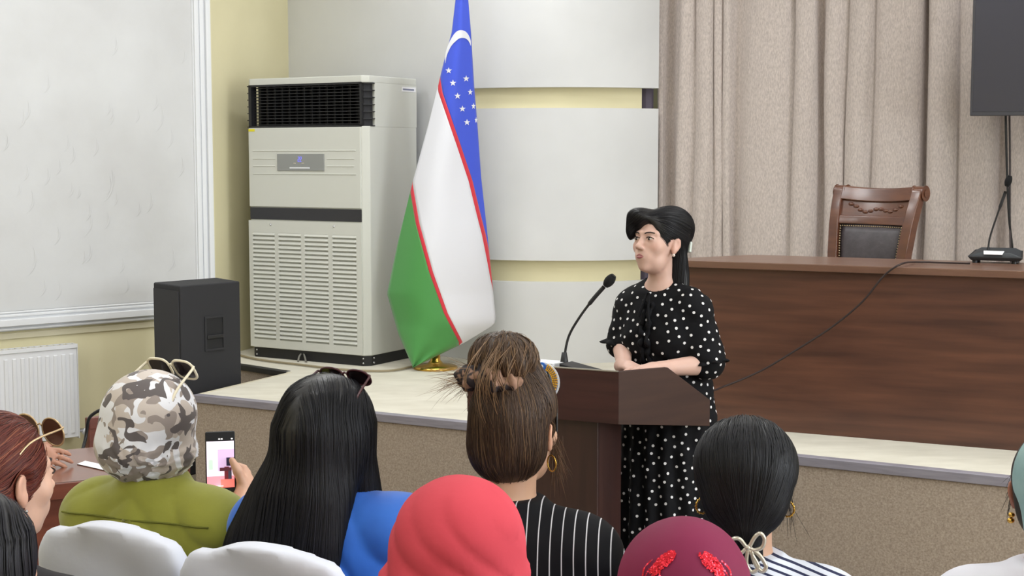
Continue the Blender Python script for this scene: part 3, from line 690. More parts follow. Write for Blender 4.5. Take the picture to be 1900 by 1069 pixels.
# ================================================================== implicit surfaces for figures
def A3(*v): return np.array(v, float)
def ell(c, r, R=None):
    c = np.array(c, float); r = np.array(r, float)
    def f(P):
        q = P-c
        if R is not None: q = q @ R
        k0 = np.sqrt(((q/r)**2).sum(1)); k1 = np.sqrt(((q/(r*r))**2).sum(1))+1e-9
        return k0*(k0-1)/k1
    return f
def cone(a, b, ra, rb=None):
    a = np.array(a, float); b = np.array(b, float); rb = ra if rb is None else rb; ba = b-a; L = (ba*ba).sum()+1e-12
    def f(P):
        q = P-a; h = np.clip((q @ ba)/L, 0, 1)
        return np.sqrt(((q-h[:, None]*ba)**2).sum(1))-(ra+(rb-ra)*h)
    return f
def smin(a, b, k):
    h = np.clip(.5+.5*(b-a)/k, 0, 1); return b*(1-h)+a*h-k*h*(1-h)
def union(fs, k=.02):
    def f(P):
        d = (fs[0][0] if isinstance(fs[0], tuple) else fs[0])(P)
        for g in fs[1:]:
            if isinstance(g, tuple): d = smin(d, g[0](P), g[1])
            else: d = smin(d, g(P), k)
        return d
    return f
def sub(f, g, k=.01): return lambda P: -smin(-f(P), g(P), k)
def inter(f, g, k=.01): return lambda P: -smin(-f(P), -g(P), k)
def halfsp(p, n):
    p = np.array(p, float); n = np.array(n, float)/np.linalg.norm(n)
    return lambda P: (P-p) @ n
def inflate(f, r): return lambda P: f(P)-r
def sweep(tab, zlo, zhi):         # elliptical sections along z: rows of (z, xc, yc, w, t)
    T = np.array(sorted(tab)); 
    def f(P):
        z = P[:, 2]; xc, yc, w_, t_ = [np.interp(z, T[:, 0], T[:, i]) for i in (1, 2, 3, 4)]
        x = (P[:, 0]-xc); y = (P[:, 1]-yc)
        k0 = np.sqrt((x/w_)**2+(y/t_)**2)+1e-6; k1 = np.sqrt((x/w_**2)**2+(y/t_**2)**2)+1e-6
        d = k0*(k0-1)/k1
        return np.maximum(d, np.maximum(zlo-z, z-zhi))
    return f
def cull(f, c, r):                # evaluate a costly local shape only near it
    c = np.array(c, float)
    def g(P):
        d = np.sqrt(((P-c)**2).sum(1)); out = d-r+.05; m = d < r+.03
        if m.any(): out[m] = f(P[m])
        return out
    return g
def gridded(f, lo, hi, h=.005):   # trilinear copy of a distance field
    lo = np.array(lo, float)-4*h; n = np.ceil((np.array(hi)-lo)/h).astype(int)+6
    G = np.stack(np.meshgrid(*[lo[i]+np.arange(n[i])*h for i in range(3)], indexing='ij'), -1).reshape(-1, 3)
    T = f(G).reshape(n)
    def g(P):
        q = np.clip((P-lo)/h, 0, n-1.001); i = q.astype(int); t = q-i; x, y, z = i.T; a, b, c = t.T
        c00 = T[x, y, z]*(1-a)+T[x+1, y, z]*a; c10 = T[x, y+1, z]*(1-a)+T[x+1, y+1, z]*a
        c01 = T[x, y, z+1]*(1-a)+T[x+1, y, z+1]*a; c11 = T[x, y+1, z+1]*(1-a)+T[x+1, y+1, z+1]*a
        return (c00*(1-b)+c10*b)*(1-c)+(c01*(1-b)+c11*b)*c
    return g
def mesh_sdf(f, lo, hi, h):
    lo = np.array(lo, float); hi = np.array(hi, float); B = 6
    nb = np.ceil((hi-lo)/(h*B)).astype(int)+1
    ax = [lo[i]+(np.arange(nb[i])+.5)*h*B for i in range(3)]
    G = np.stack(np.meshgrid(*ax, indexing='ij'), -1).reshape(-1, 3)
    d = f(G).reshape(nb); act = np.abs(d) < h*B*1.35
    n = nb*B
    vals = np.repeat(np.repeat(np.repeat(np.where(d < 0, -1., 1.), B, 0), B, 1), B, 2).astype(np.float32)
    ai = np.argwhere(act); off = np.stack(np.meshgrid(*[np.arange(B)]*3, indexing='ij'), -1).reshape(-1, 3)
    idx = (ai[:, None, :]*B+off[None]).reshape(-1, 3)
    out = np.empty(len(idx))
    for s in range(0, len(idx), 400000): out[s:s+400000] = f(lo+idx[s:s+400000]*h)
    vals[idx[:, 0], idx[:, 1], idx[:, 2]] = out
    sg = vals < 0
    cnt = np.zeros(np.array(sg.shape)-1, np.int8)
    for i in (0, 1):
        for j in (0, 1):
            for k in (0, 1): cnt += sg[i:i+cnt.shape[0], j:j+cnt.shape[1], k:k+cnt.shape[2]]
    mixed = (cnt > 0) & (cnt < 8); cells = np.argwhere(mixed)
    num = np.full(cnt.shape, -1, np.int32); num[mixed] = np.arange(len(cells))
    cs = [(i, j, k) for i in (0, 1) for j in (0, 1) for k in (0, 1)]
    cv = {c: vals[cells[:, 0]+c[0], cells[:, 1]+c[1], cells[:, 2]+c[2]].astype(float) for c in cs}
    acc = np.zeros((len(cells), 3)); ct = np.zeros(len(cells))
    for c in cs:
        for a in range(3):
            if c[a] == 0:
                e = list(c); e[a] = 1; e = tuple(e); v0, v1 = cv[c], cv[e]; m = (v0 < 0) != (v1 < 0)
                t = np.where(m, v0/np.where(m, v0-v1, 1), 0); p = np.tile(np.array(c, float), (len(cells), 1)); p[:, a] += t
                acc[m] += p[m]; ct[m] += 1
    V = lo+(cells+acc/ct[:, None])*h
    Q = []
    for a in range(3):
        b, c = (a+1) % 3, (a+2) % 3
        s0 = [slice(None)]*3; s1 = [slice(None)]*3; s0[a] = slice(0, -1); s1[a] = slice(1, None)
        A, Bq = sg[tuple(s0)], sg[tuple(s1)]
        E = np.argwhere(A != Bq); E = E[(E[:, b] > 0) & (E[:, c] > 0) & (E[:, b] < sg.shape[b]-1) & (E[:, c] < sg.shape[c]-1)]
        fl = A[E[:, 0], E[:, 1], E[:, 2]]
        def nn(db, dc):
            X = E.copy(); X[:, b] += db; X[:, c] += dc; return num[X[:, 0], X[:, 1], X[:, 2]]
        q = np.stack([nn(-1, -1), nn(0, -1), nn(0, 0), nn(-1, 0)], 1)
        q[~fl] = q[~fl][:, ::-1]; Q.append(q)
    return V, np.concatenate(Q)
def fast_mesh(name, V, Q, mats, parent=None, smooth=True, mi=None):
    m = bpy.data.meshes.new(name); k = Q.shape[1]
    m.vertices.add(len(V)); m.vertices.foreach_set('co', np.asarray(V, np.float32).ravel())
    m.loops.add(Q.size); m.loops.foreach_set('vertex_index', Q.astype(np.int32).ravel())
    m.polygons.add(len(Q)); m.polygons.foreach_set('loop_start', np.arange(0, Q.size, k, dtype=np.int32))
    for mm in (mats if isinstance(mats, list) else [mats]): m.materials.append(mm)
    if smooth: m.polygons.foreach_set('use_smooth', np.ones(len(Q), bool))
    if mi is not None: m.polygons.foreach_set('material_index', mi.astype(np.int32))
    m.update(); m.validate()
    return _link(bpy.data.objects.new(name, m), parent)
def sdf_obj(name, f, lo, hi, h, mats, parent=None, paint=None, smooth_it=1):
    V, Q = mesh_sdf(f, lo, hi, h)
    o = fast_mesh(name, V, Q, mats, parent)
    if paint is not None: set_col(o, paint(V))
    return o
def set_col(o, cols):
    a = o.data.color_attributes.new('Col', 'FLOAT_COLOR', 'POINT')
    a.data.foreach_set('color', np.concatenate([cols, np.ones((len(cols), 1))], 1).astype(np.float32).ravel())
def grad(f, P, e=.002):
    g = np.stack([f(P+A3(e, 0, 0))-f(P-A3(e, 0, 0)), f(P+A3(0, e, 0))-f(P-A3(0, e, 0)), f(P+A3(0, 0, e))-f(P-A3(0, 0, e))], 1)
    return g/(np.linalg.norm(g, axis=1, keepdims=True)+1e-9)
def strands(name, f, roots, flow, steps, ds, off, width, mat_, parent, col=None, keep=None, jitter=.0, seed=1):
    rng = np.random.RandomState(seed); P = roots.copy(); N = len(P); path = []; nrm = []
    off = np.broadcast_to(off, (N,)).copy(); jv = rng.randn(N, 3)*jitter
    for s in range(steps):
        for _ in range(2):
            g = grad(f, P); P = P-(f(P)-off)[:, None]*g
        path.append(P.copy()); nrm.append(g)
        v = flow(P, s/steps)+jv; v = v-(v*g).sum(1, keepdims=True)*g*.97
        P = P+ds*v/(np.linalg.norm(v, axis=1, keepdims=True)+1e-9)
    X = np.stack(path, 1); G = np.stack(nrm, 1)
    return ribbon(name, X, G, width, mat_, parent, col, rng)
def ribbon(name, X, G, width, mat_, parent, col=None, rng=None):
    rng = rng or np.random.RandomState(0); N, S_, _ = X.shape
    T = np.gradient(X, axis=1); T /= np.linalg.norm(T, axis=2, keepdims=True)+1e-9
    Bn = np.cross(T, G); Bn /= np.linalg.norm(Bn, axis=2, keepdims=True)+1e-9
    t = np.linspace(0, 1, S_); wv = width*np.clip(np.minimum(1, (1-t)*4+.15)*np.minimum(1, t*6+.3), 0, 1)
    wv = wv[None, :, None]*(.6+.8*rng.rand(N))[:, None, None]
    V = np.stack([X-Bn*wv, X+G*wv*.8, X+Bn*wv], 2).reshape(-1, 3)
    base = (np.arange(N)[:, None]*S_+np.arange(S_-1)[None]).reshape(-1)*3
    Q = np.concatenate([np.stack([base+a, base+a+1, base+a+4, base+a+3], 1) for a in (0, 1)])
    o = fast_mesh(name, V, Q, mat_, parent)
    if col is not None:
        set_col(o, np.repeat(col, S_*3, 0))
    o['kind'] = 'stuff'
    return o
def surf_roots(f, n, lo, hi, pred, seed=0):
    rng = np.random.RandomState(seed); out = []; tot = 0
    while tot < n:
        P = lo+(np.array(hi)-lo)*rng.rand(n*6, 3)
        for _ in range(4): g = grad(f, P); P = P-f(P)[:, None]*g
        P = P[(np.abs(f(P)) < .002)]; P = P[pred(P)]; out.append(P); tot += len(P)
    return np.concatenate(out)[:n]
def colmat(name, rough=.5, sss=0, spec=.5, bump=0, bscale=200, bdist=.0005, aniso=0, sheen=0):
    m = mat(name, (128, 128, 128), rough, bump=bump, bscale=bscale, bdist=bdist, sss=sss, spec=spec, sheen=sheen)
    nt = m.node_tree; a = nt.nodes.new('ShaderNodeAttribute'); a.attribute_name = 'Col'
    nt.links.new(a.outputs['Color'], nt.nodes['Principled BSDF'].inputs['Base Color']); return m
M_skin = colmat('skin', .5, sss=.12, bump=.12, bscale=260)
M_hairc = colmat('hair_strands', .46, spec=.22)
def hairbase(name, c, rough=.45): return mat(name, c, rough, bump=.3, bscale=40, stretch=(3, 3, .6))
def rotz(a): c, s = math.cos(a), math.sin(a); return np.array([[c, -s, 0], [s, c, 0], [0, 0, 1]])
def rotx(a): c, s = math.cos(a), math.sin(a); return np.array([[1, 0, 0], [0, c, -s], [0, s, c]])
def roty(a): c, s = math.cos(a), math.sin(a); return np.array([[c, 0, s], [0, 1, 0], [-s, 0, c]])
# ------------------------------------------------------------------ anatomy
def head_sdf(detail=True):
    f = [ell((0, -.018, .028), (.074, .094, .083)), (ell((0, .020, -.030), (.057, .068, .082)), .03),
         (cone((-.022, .026, -.078), (.022, .026, -.078), .028), .03), (ell((0, .064, -.096), (.019, .017, .017)), .022),
         (ell((.038, .056, -.022), (.025, .021, .024)), .022), (ell((-.038, .056, -.022), (.025, .021, .024)), .022)]
    u = union(f, .03)
    u = union([u, (ell((0, .074, -.060), (.030, .018, .022)), .022)])
    for s in (-1, 1):
        u = union([u, (cone((s*.044, .066, .024), (s*.012, .084, .024), .009, .010), .014)])
        u = sub(u, ell((s*.031, .098, .005), (.018, .016, .011)), .012)
        u = union([u, (ell((s*.031, .0735, .003), (.0165, .0145, .0125)), .004)])
    u = union([u, (cone((0, .080, .020), (0, .103, -.024), .0065, .0085), .012), (ell((0, .106, -.029), (.0105, .0105, .0085)), .007),
               (ell((.0105, .097, -.033), (.0070, .0085, .0062)), .005), (ell((-.0105, .097, -.033), (.0070, .0085, .0062)), .005)])
    if detail:
        u = sub(u, cone((-.019, .105, -.0605), (.019, .105, -.0605), .0022), .006)
        u = union([u, (ell((0, .0880, -.0565), (.0215, .0080, .0046)), .004), (ell((0, .0872, -.0660), (.0180, .0085, .0054)), .004)])
    for s in (-1, 1):
        R = rotz(s*.42) @ roty(s*.12)
        e = union([ell((s*.080, -.014, -.003), (.0062, .0160, .0245), R), (ell((s*.075, -.006, -.028), (.0065, .010, .014), R), .012)])
        if detail:
            e = sub(e, ell((s*.088, -.006, .002), (.008, .010, .016), R), .006)
        u = union([u, (e, .007)])
    return u
HEAD = head_sdf()
def xf(f, c, R):
    c = np.array(c, float)
    def g(P): return f((P-c) @ R)
    return cull(g, c, .19)
def hand_sdf(wr, fwd, up, s, curl=.5, sc=1.0, spread=1.0, thumb=None):
    wr = np.array(wr, float); fwd = np.array(fwd, float); fwd /= np.linalg.norm(fwd); up = np.array(up, float)
    up = up-fwd*(up @ fwd); up /= np.linalg.norm(up); lat = np.cross(fwd, up)*s     # lat: thumb side
    R = np.stack([lat, fwd, up], 1)
    fs = [ell(wr+fwd*.045*sc, (.038*sc, .056*sc, .016*sc), R), (cone(wr-fwd*.03*sc, wr+fwd*.03*sc, .025*sc, .024*sc), .02)]
    L = (.066, .074, .070, .054)
    for i in range(4):
        b = wr+fwd*(.084-.006*abs(i-1.2))*sc+lat*(.029-.0195*i)*sc; ang = 0; d = fwd+lat*(.12-.08*i)*spread; p = b-fwd*.02*sc
        for j, (k_, r0_, r1_) in enumerate(((.62, .0098, .0088), (.34, .0088, .0080), (.26, .0080, .0066))):
            ang += curl*(1.0 if j else .6); dv_ = d*math.cos(ang)-up*math.sin(ang); dv_ = dv_/np.linalg.norm(dv_)
            p2 = p+dv_*L[i]*k_*sc*(1.15 if j == 0 else 1); fs.append((cone(p, p2, r0_*sc, r1_*sc), .004)); p = p2
    tb = wr+fwd*.022*sc+lat*.026*sc; td_ = np.array(thumb, float) if thumb is not None else fwd*.72+lat*.62-up*.25
    td_ = td_/np.linalg.norm(td_); t2 = tb+td_*.042*sc; td2 = td_*.8+fwd*.5; td2 /= np.linalg.norm(td2)
    fs += [(cone(tb, t2, .0135*sc, .0115*sc), .010), (cone(t2, t2+td2*.03*sc, .0115*sc, .0085*sc), .004)]
    return cull(union(fs, .012), wr+fwd*.08, .17)
def skin_paint(c, lips=None, hc=None, hR=None, blush=.0):
    base = np.array(lin(c)); lp_ = np.array(lin(lips)) if lips else None
    def f(V):
        col = np.tile(base, (len(V), 1))
        if hc is not None:
            q = (V-np.array(hc)) @ hR
            if lp_ is not None:
                d = np.minimum(ell((0, .0915, -.0568), (.0215, .013, .0050))(q), ell((0, .0905, -.0662), (.0185, .014, .0062))(q))
                t = np.clip(.5-d/.003, 0, 1)[:, None]; col = col*(1-t)+lp_*t
            for s in (-1, 1):
                t = np.clip(1-np.linalg.norm((q-A3(s*.044, .066, -.024))/A3(.026, .03, .022), axis=1), 0, 1)[:, None]*blush
                col = col*(1-t)+col*A3(1.05, .72, .70)*t
                t = np.clip(1-np.abs(ell((s*.077, -.012, -.002), (.012, .022, .032))(q))/.02, 0, 1)[:, None]*.35*(np.abs(q[:, :1]) > .066)
                col = col*(1-t)+col*A3(1.05, .78, .72)*t
        return col
    return f
def place_child(o, c, R):
    M = Matrix([[R[i][j] for j in range(3)]+[c[i]] for i in range(3)]+[[0, 0, 0, 1]]); o.matrix_local = M; return o
M_eyew = mat('eye_white', (204, 196, 192), .35); M_iris = mat('eye_iris', (38, 24, 18), .15); M_brow = mat('eyebrow_dark', (38, 28, 26), .8)
def face_parts(p):
    if p['lips']:
        ml = mat('lip_colour', p['lips'], .45); lp_ = np.linspace(-1, 1, 13)
        for nm, z0, bow, r in (('upper_lip', -.0580, .0018, .0034), ('lower_lip', -.0650, -.0018, .0044)):
            pts = [(.0225*u, .0945-.0085*u*u, z0+(bow*.6*math.cos(u*PI*1.0) if nm == 'upper_lip' else bow*(1-u*u))-.0035*abs(u)*(nm == 'upper_lip')+.0050*u*u*(nm == 'lower_lip')) for u in lp_]
            o_ = MB().tube(pts, [max(.0008, r*(1-abs(u)**2.2)) for u in lp_], 8).build(nm, ml, p['root'], True); place_child(o_, p['hc'], p['hR'])
    for s in (-1, 1):
        e = MB().ball((s*.031, .0742, .0025), .0150, 16, 12, (.95, 1.0, .40)).build('eye', M_eyew, p['root'], True); place_child(e, p['hc'], p['hR'])
        i_ = MB().ball((s*.0305, .0848, .0030), .0062, 14, 10, (1, .75, 1)).build('iris', M_iris, e, True)
        lash = [(s*(.031+.0160*math.cos(a)), .0755+.0128*math.sin(a)**.5, .0030+.0064*math.sin(a)) for a in np.linspace(.03, PI-.03, 11)]
        MB().tube(lash, .0014, 5).build('lash_line', M_brow, e, True)
        b = MB().tube([(s*.013, .0935, .0205), (s*.022, .0915, .0245), (s*.034, .0850, .0265), (s*.044, .0752, .0245), (s*.050, .067, .0205)], [.0016, .0026, .0026, .0022, .001], 6).build('eyebrow', M_brow, p['root'], True)
        place_child(b, p['hc'], p['hR'])
# ------------------------------------------------------------------ seated figure
def seated(name, label, head, heading, hyaw=0, hpitch=0, hroll=0, skin=(206, 162, 138), h=.0065, arms=None, wide=1.0, lips=None, group='audience', hy=.05, shdrop=.218, sleeve='long'):
    hd = math.radians(heading); rz = -hd
    R2 = rotz(rz); hw_ = np.array(head); off = R2 @ A3(0, hy, 0)
    root = thing(name, label, 'person', (hw_[0]-off[0], hw_[1]-off[1], 0), rz, group)
    hz_ = hw_[2]; hc = A3(0, hy, hz_); hR = rotz(-math.radians(hyaw)) @ rotx(math.radians(hpitch)) @ roty(math.radians(hroll))
    sz = hz_-shdrop; W_ = wide
    tor = [ell((0, -.02, .58), (.19*W_, .15*W_, .125)), (ell((0, .0, .72), (.155*W_, .12*W_, .17)), .06), (ell((0, .01, sz-.13), (.168*W_, .125*W_, .18)), .06),
           (cone((-.145*W_, 0, sz-.012), (.145*W_, 0, sz-.012), .062), .05), (cone((0, -.005, sz+.03), (-.11*W_, 0, sz+.004), .052, .046), .04), (cone((0, -.005, sz+.03), (.11*W_, 0, sz+.004), .052, .046), .04),
           (ell((.075, .10, sz-.17), (.07, .06, .07)), .04), (ell((-.075, .10, sz-.17), (.07, .06, .07)), .04)]
    leg = []
    for s in (-1, 1):
        leg += [(cone((s*.09, 0, .56), (s*.11, .40, .545), .085, .062), .05), (cone((s*.11, .40, .54), (s*.11, .38, .10), .058, .040), .03)]
    foot = [(cone((s*.11, .36, .045), (s*.115, .52, .032), .038, .030), .02) for s in (-1, 1)]
    aj = arms or [((-.215*W_, .04, sz-.28), (-.09, .26, .68)), ((.215*W_, .04, sz-.28), (.09, .26, .68))]
    arm = []; arms_cloth = []; hands = []
    for s, (el, wr) in zip((-1, 1), aj):
        sh = A3(s*.168*W_, 0, sz-.022); el = np.array(el, float); wr = np.array(wr, float)
        arm += [(cone(sh, el, .048, .040), .03), (cone(el, wr, .040, .027), .015)]
        arms_cloth += [(cone(sh, el, .060, .050), .035)]
        if sleeve == 'long': arms_cloth += [(cone(el, el+(wr-el)*.93, .050, .036), .02)]
        fw = wr-el; up = A3(0, 0, 1.) if abs(fw[2]) < .9*np.linalg.norm(fw) else A3(0, -1., 0)
        hands.append((hand_sdf(wr+fw/np.linalg.norm(fw)*.02, fw, up, -s, .35) if not isinstance(arms, dict) else None, .01))
    neck = (cone((0, -.008, sz), hc+hR @ A3(0, -.025, -.055), .056, .051), .025)
    return dict(root=root, hc=hc, hR=hR, sz=sz, tor=tor, leg=leg, foot=foot, arm=arm, arms_cloth=arms_cloth, hands=hands, neck=neck, h=h, skin=skin, lips=lips, W=W_)
def finish_body(p, extra_hands=None, blush=0):
    hf = xf(HEAD, p['hc'], p['hR'])
    hands = extra_hands if extra_hands is not None else p['hands']
    f = union([union(p['tor']+[p['neck']]+p['leg']+p['foot']+p['arm']), (hf, .012)]+hands, .02)
    hz_ = p['hc'][2]; lo = p.get('lo', (-.40, -.24, -.01)); hi = p.get('hi', (.40, .62, hz_+.14))
    p['body'] = sdf_obj('body', f, lo, hi, p['h'], M_skin, p['root'], skin_paint(p['skin'], p['lips'], p['hc'], p['hR'], blush))
    return p
def top_cloth(p, name, m, th=.012, neck_z=.092, back=.0, k=.03, h=.009, folds=0, fsc=30, extra=None, hi=None, lo=None):
    sz = p['sz']
    base = union(p['tor']+p['arms_cloth']+[(cone((0, -.01, sz), (0, .002, sz+.10), .062, .056), .03)]+(extra or []), .03)
    def g(P):
        d = base(P)-th
        if folds:
            x, y, z = P.T; w1 = np.sin(x*9+z*13+y*6)+.7*np.sin(x*21-z*8); lo_ = np.clip((sz+.03-z)/.12, .35, 1)
            d = d+folds*1.6*lo_*(1-2*np.abs(np.sin(z*19+np.abs(x)*fsc*.9+w1))**.7)
        d = np.maximum(d, .50-P[:, 2])
        d = -smin(-d, -((P[:, 2]-(sz+neck_z))+P[:, 1]*(-.0+back)), .006)
        return d
    return sdf_obj(name, g, lo or (-.42, -.24, .48), hi or (.42, .5, p['hc'][2]), h, m, p['root'])
def trousers(p, m):
    f = union([ell((0, -.02, .57), (.205, .165, .135))]+[(inflate(g, .012), k) for g, k in p['leg']], .04)
    return sdf_obj('trousers', lambda P: np.maximum(np.maximum(f(P), .10-P[:, 2]), P[:, 2]-.66), (-.28, -.24, .06), (.28, .56, .70), .012, m, p['root'])
def put_hair(p, o): place_child(o, p['hc'], p['hR']); return o
def hair_cap(sx=.083, sy=.104, sz_=.094, c=(0, -.020, .030), face=True, ears=True, low=-.075):
    f = ell(c, (sx, sy, sz_)); f = union([f, (ell((0, -.045, -.035), (.068, .066, .06)), .03)])
    if face: f = sub(f, ell((0, .108, -.035), (.078, .072, .112)), .012)
    if ears:
        for s in (-1, 1): f = sub(f, ell((s*.092, -.008, -.010), (.030, .028, .042)), .010)
    return f
def hcol(n, base, var=.25, seed=0, alt=None, frac=.15):
    rng = np.random.RandomState(seed); c = np.tile(np.array(lin(base)), (n, 1))*(1+var*rng.randn(n, 1)).clip(.3, 2.2)
    if alt is not None:
        m = rng.rand(n) < frac; c[m] = np.array(lin(alt))*(1+.2*rng.randn(m.sum(), 1)).clip(.5, 1.6)
    return c
# glasses in their own frame: lenses in the x-z plane, temples towards -y
def glasses(root, label, c, R, mframe, mlens, rw=.028, rh=.023, r=.0022, tl=.13, sq=2.6, cat='sunglasses', tilt=.0, tcurve=.02, spread=.0):
    g = thing('sunglasses', label, cat, c); g.rotation_euler = Matrix([list(map(float, R[i])) for i in range(3)]).to_euler()
    fr = None
    for s in (-1, 1):
        n = 28; pts = []
        for k in range(n):
            a = 2*PI*k/n; cs, sn = math.cos(a), math.sin(a)
            x = math.copysign(abs(cs)**(2/sq), cs)*rw; z = math.copysign(abs(sn)**(2/sq), sn)*rh; pts.append((s*(rw+.006)+x, -.10*abs(s*(rw+.006)+x)**1.5, z))
        MB().tube(pts, r, 6, closed=True).build('rim', mframe, g, True)
        MB().add(pts, [tuple(range(n))]).build('lens', mlens, g)
        x0 = 2*rw+.006
        MB().tube(spline([(s*(x0+.001), -.10*x0**1.5, rh*.5), (s*(x0+.006), -.012, rh*.5), (s*(x0+.008+spread*.4), -tl*.6, rh*.45), (s*(x0+.002+spread), -tl, rh*.45-tcurve)], 6), r*1.05, 6).build('temple', mframe, g, True)
    MB().tube([(-.007, -.001, rh*.35), (0, .001, rh*.45), (.007, -.001, rh*.35)], r, 6).build('bridge', mframe, g, True)
    return g
def hoop(root, pts_c, R_, r, tr, m, name='earring', n=20, par=None):
    c = np.array(pts_c); V = [tuple(c+R_ @ A3(0, r*math.cos(2*PI*k/n), r*math.sin(2*PI*k/n))) for k in range(n)]
    return MB().tube(V, tr, 6, closed=True).build(name, m, root, True)
def wpt(p, q):                     # head-local point -> world
    lp_ = p['hc']+p['hR'] @ np.array(q, float); rz = p['root'].rotation_euler.z; w_ = rotz(rz) @ lp_
    return Vector((w_[0]+p['root'].location.x, w_[1]+p['root'].location.y, w_[2]+p['root'].location.z))
def wrot(p): return rotz(p['root'].rotation_euler.z) @ p['hR']
# ------------------------------------------------------------------ covered banquet chair
M_cover = mat('white_chair_cover', (216, 219, 231), .8, bump=.35, bscale=7, bdist=.012, sheen=.2)
def cover_sdf(P):
    tab = [(.0, 0, .0, .208, .245), (.42, 0, .0, .204, .235), (.50, 0, .0, .200, .230)]
    seat = sweep(tab, 0.0, .475)(P)
    z = P[:, 2]; wz = np.interp(z, [.0, .45, .75, .92, .97, 1.0], [.208, .204, .192, .172, .150, .10])
    yc = -.215-.10*np.clip((z-.45), 0, 1); th = np.interp(z, [0, .45, 1.0], [.045, .036, .024])
    x = np.abs(P[:, 0]); dx = np.maximum(x-(wz-th), 0); dy = np.abs(P[:, 1]-yc)
    topz = .985-.035*(x/.17)**2+.010*np.exp(-((P[:, 0]+.135)/.018)**2)
    bk_ = np.maximum(np.sqrt(dx**2+dy**2)-th, (z-topz)*.9)
    d = smin(seat, bk_, .05)
    an = np.arctan2(P[:, 1], P[:, 0]); d = d+.010*np.clip((.5-z)/.5, 0, 1)*np.sin(an*14)
    d = d+.0035*np.sin(P[:, 0]*23+z*31+np.sin(z*19)*1.3)*np.clip((z-.5)*3, 0, 1)
    return np.maximum(d, .005-z)
CHAIR0 = []
def cover_chair(loc, rz, label, sz_=.9):
    if not CHAIR0:
        V, Q = mesh_sdf(cover_sdf, (-.28, -.36, -.02), (.28, .30, 1.03), .011); CHAIR0.append((V, Q))
        o = fast_mesh('banquet_chair', V, Q, M_cover); CHAIR0.append(o.data)
    else:
        o = bpy.data.objects.new('banquet_chair', CHAIR0[1]); C.objects.link(o)
    o.location = loc; o.rotation_euler = (0, 0, rz); o.scale = (1, 1, sz_); tag(o, label, 'chair', 'white covered audience chairs'); return o
# ================================================================== people
def stripe_mat(name, ca, cb, vec, period, duty, rough=.75, wob=.15, sp=None):
    m = mat(name, ca, rough, bump=.2, bscale=12, bdist=.006, spec=.2); nt = m.node_tree; b = nt.nodes['Principled BSDF']
    tc = nt.nodes.new('ShaderNodeTexCoord'); dp = nt.nodes.new('ShaderNodeVectorMath'); dp.operation = 'DOT_PRODUCT'; dp.inputs[1].default_value = tuple(v/period for v in vec)
    nz = nt.nodes.new('ShaderNodeTexNoise'); nz.inputs['Scale'].default_value = 5; nt.links.new(tc.outputs['Object'], nz.inputs['Vector'])
    nt.links.new(tc.outputs['Object'], dp.inputs[0])
    mu = nt.nodes.new('ShaderNodeMath'); mu.operation = 'MULTIPLY'; mu.inputs[1].default_value = wob; nt.links.new(nz.outputs['Fac'], mu.inputs[0])
    ad = nt.nodes.new('ShaderNodeMath'); ad.operation = 'ADD'; nt.links.new(dp.outputs['Value'], ad.inputs[0]); nt.links.new(mu.outputs[0], ad.inputs[1])
    fr = nt.nodes.new('ShaderNodeMath'); fr.operation = 'FRACT'; nt.links.new(ad.outputs[0], fr.inputs[0])
    gt = nt.nodes.new('ShaderNodeMath'); gt.operation = 'LESS_THAN'; gt.inputs[1].default_value = duty; nt.links.new(fr.outputs[0], gt.inputs[0])
    mx = nt.nodes.new('ShaderNodeMix'); mx.data_type = 'RGBA'; mx.inputs[6].default_value = (*lin(ca), 1); mx.inputs[7].default_value = (*lin(cb), 1)
    nt.links.new(gt.outputs[0], mx.inputs[0]); nt.links.new(mx.outputs[2], b.inputs['Base Color']); return m
def camo_mat(name):
    m = mat(name, (226, 226, 232), .7, bump=.2, bscale=9, bdist=.008, sheen=.15); nt = m.node_tree; b = nt.nodes['Principled BSDF']
    tc = nt.nodes.new('ShaderNodeTexCoord'); last = None
    for i, (c, th, sc, off) in enumerate((((196, 184, 176), .50, 17, 0), ((150, 138, 132), .56, 19, 7), ((92, 84, 84), .565, 21, 13))):
        mp = nt.nodes.new('ShaderNodeMapping'); mp.inputs['Location'].default_value = (off, off*.7, off*1.3); nt.links.new(tc.outputs['Object'], mp.inputs['Vector'])
        n = nt.nodes.new('ShaderNodeTexNoise'); n.inputs['Scale'].default_value = sc; n.inputs['Detail'].default_value = 1.2; n.inputs['Distortion'].default_value = 1.2; nt.links.new(mp.outputs[0], n.inputs['Vector'])
        g = nt.nodes.new('ShaderNodeMath'); g.operation = 'GREATER_THAN'; g.inputs[1].default_value = th; nt.links.new(n.outputs['Fac'], g.inputs[0])
        mx = nt.nodes.new('ShaderNodeMix'); mx.data_type = 'RGBA'; mx.inputs[7].default_value = (*lin(c), 1)
        if last is None: mx.inputs[6].default_value = (*lin((228, 228, 234)), 1)
        else: nt.links.new(last, mx.inputs[6])
        nt.links.new(g.outputs[0], mx.inputs[0]); last = mx.outputs[2]
    nt.links.new(last, b.inputs['Base Color']); return m
def tol(p, w_):                    # world -> person-local
    r = p['root']; return rotz(-r.rotation_euler.z) @ (np.array(w_)-np.array(r.location))
M_blackhair = hairbase('black_hair', (20, 19, 22), .42)
M_trous = mat('dark_trousers', (36, 36, 44), .8)
M_shoe = mat('shoe_black', (24, 22, 24), .4)
CS = {}
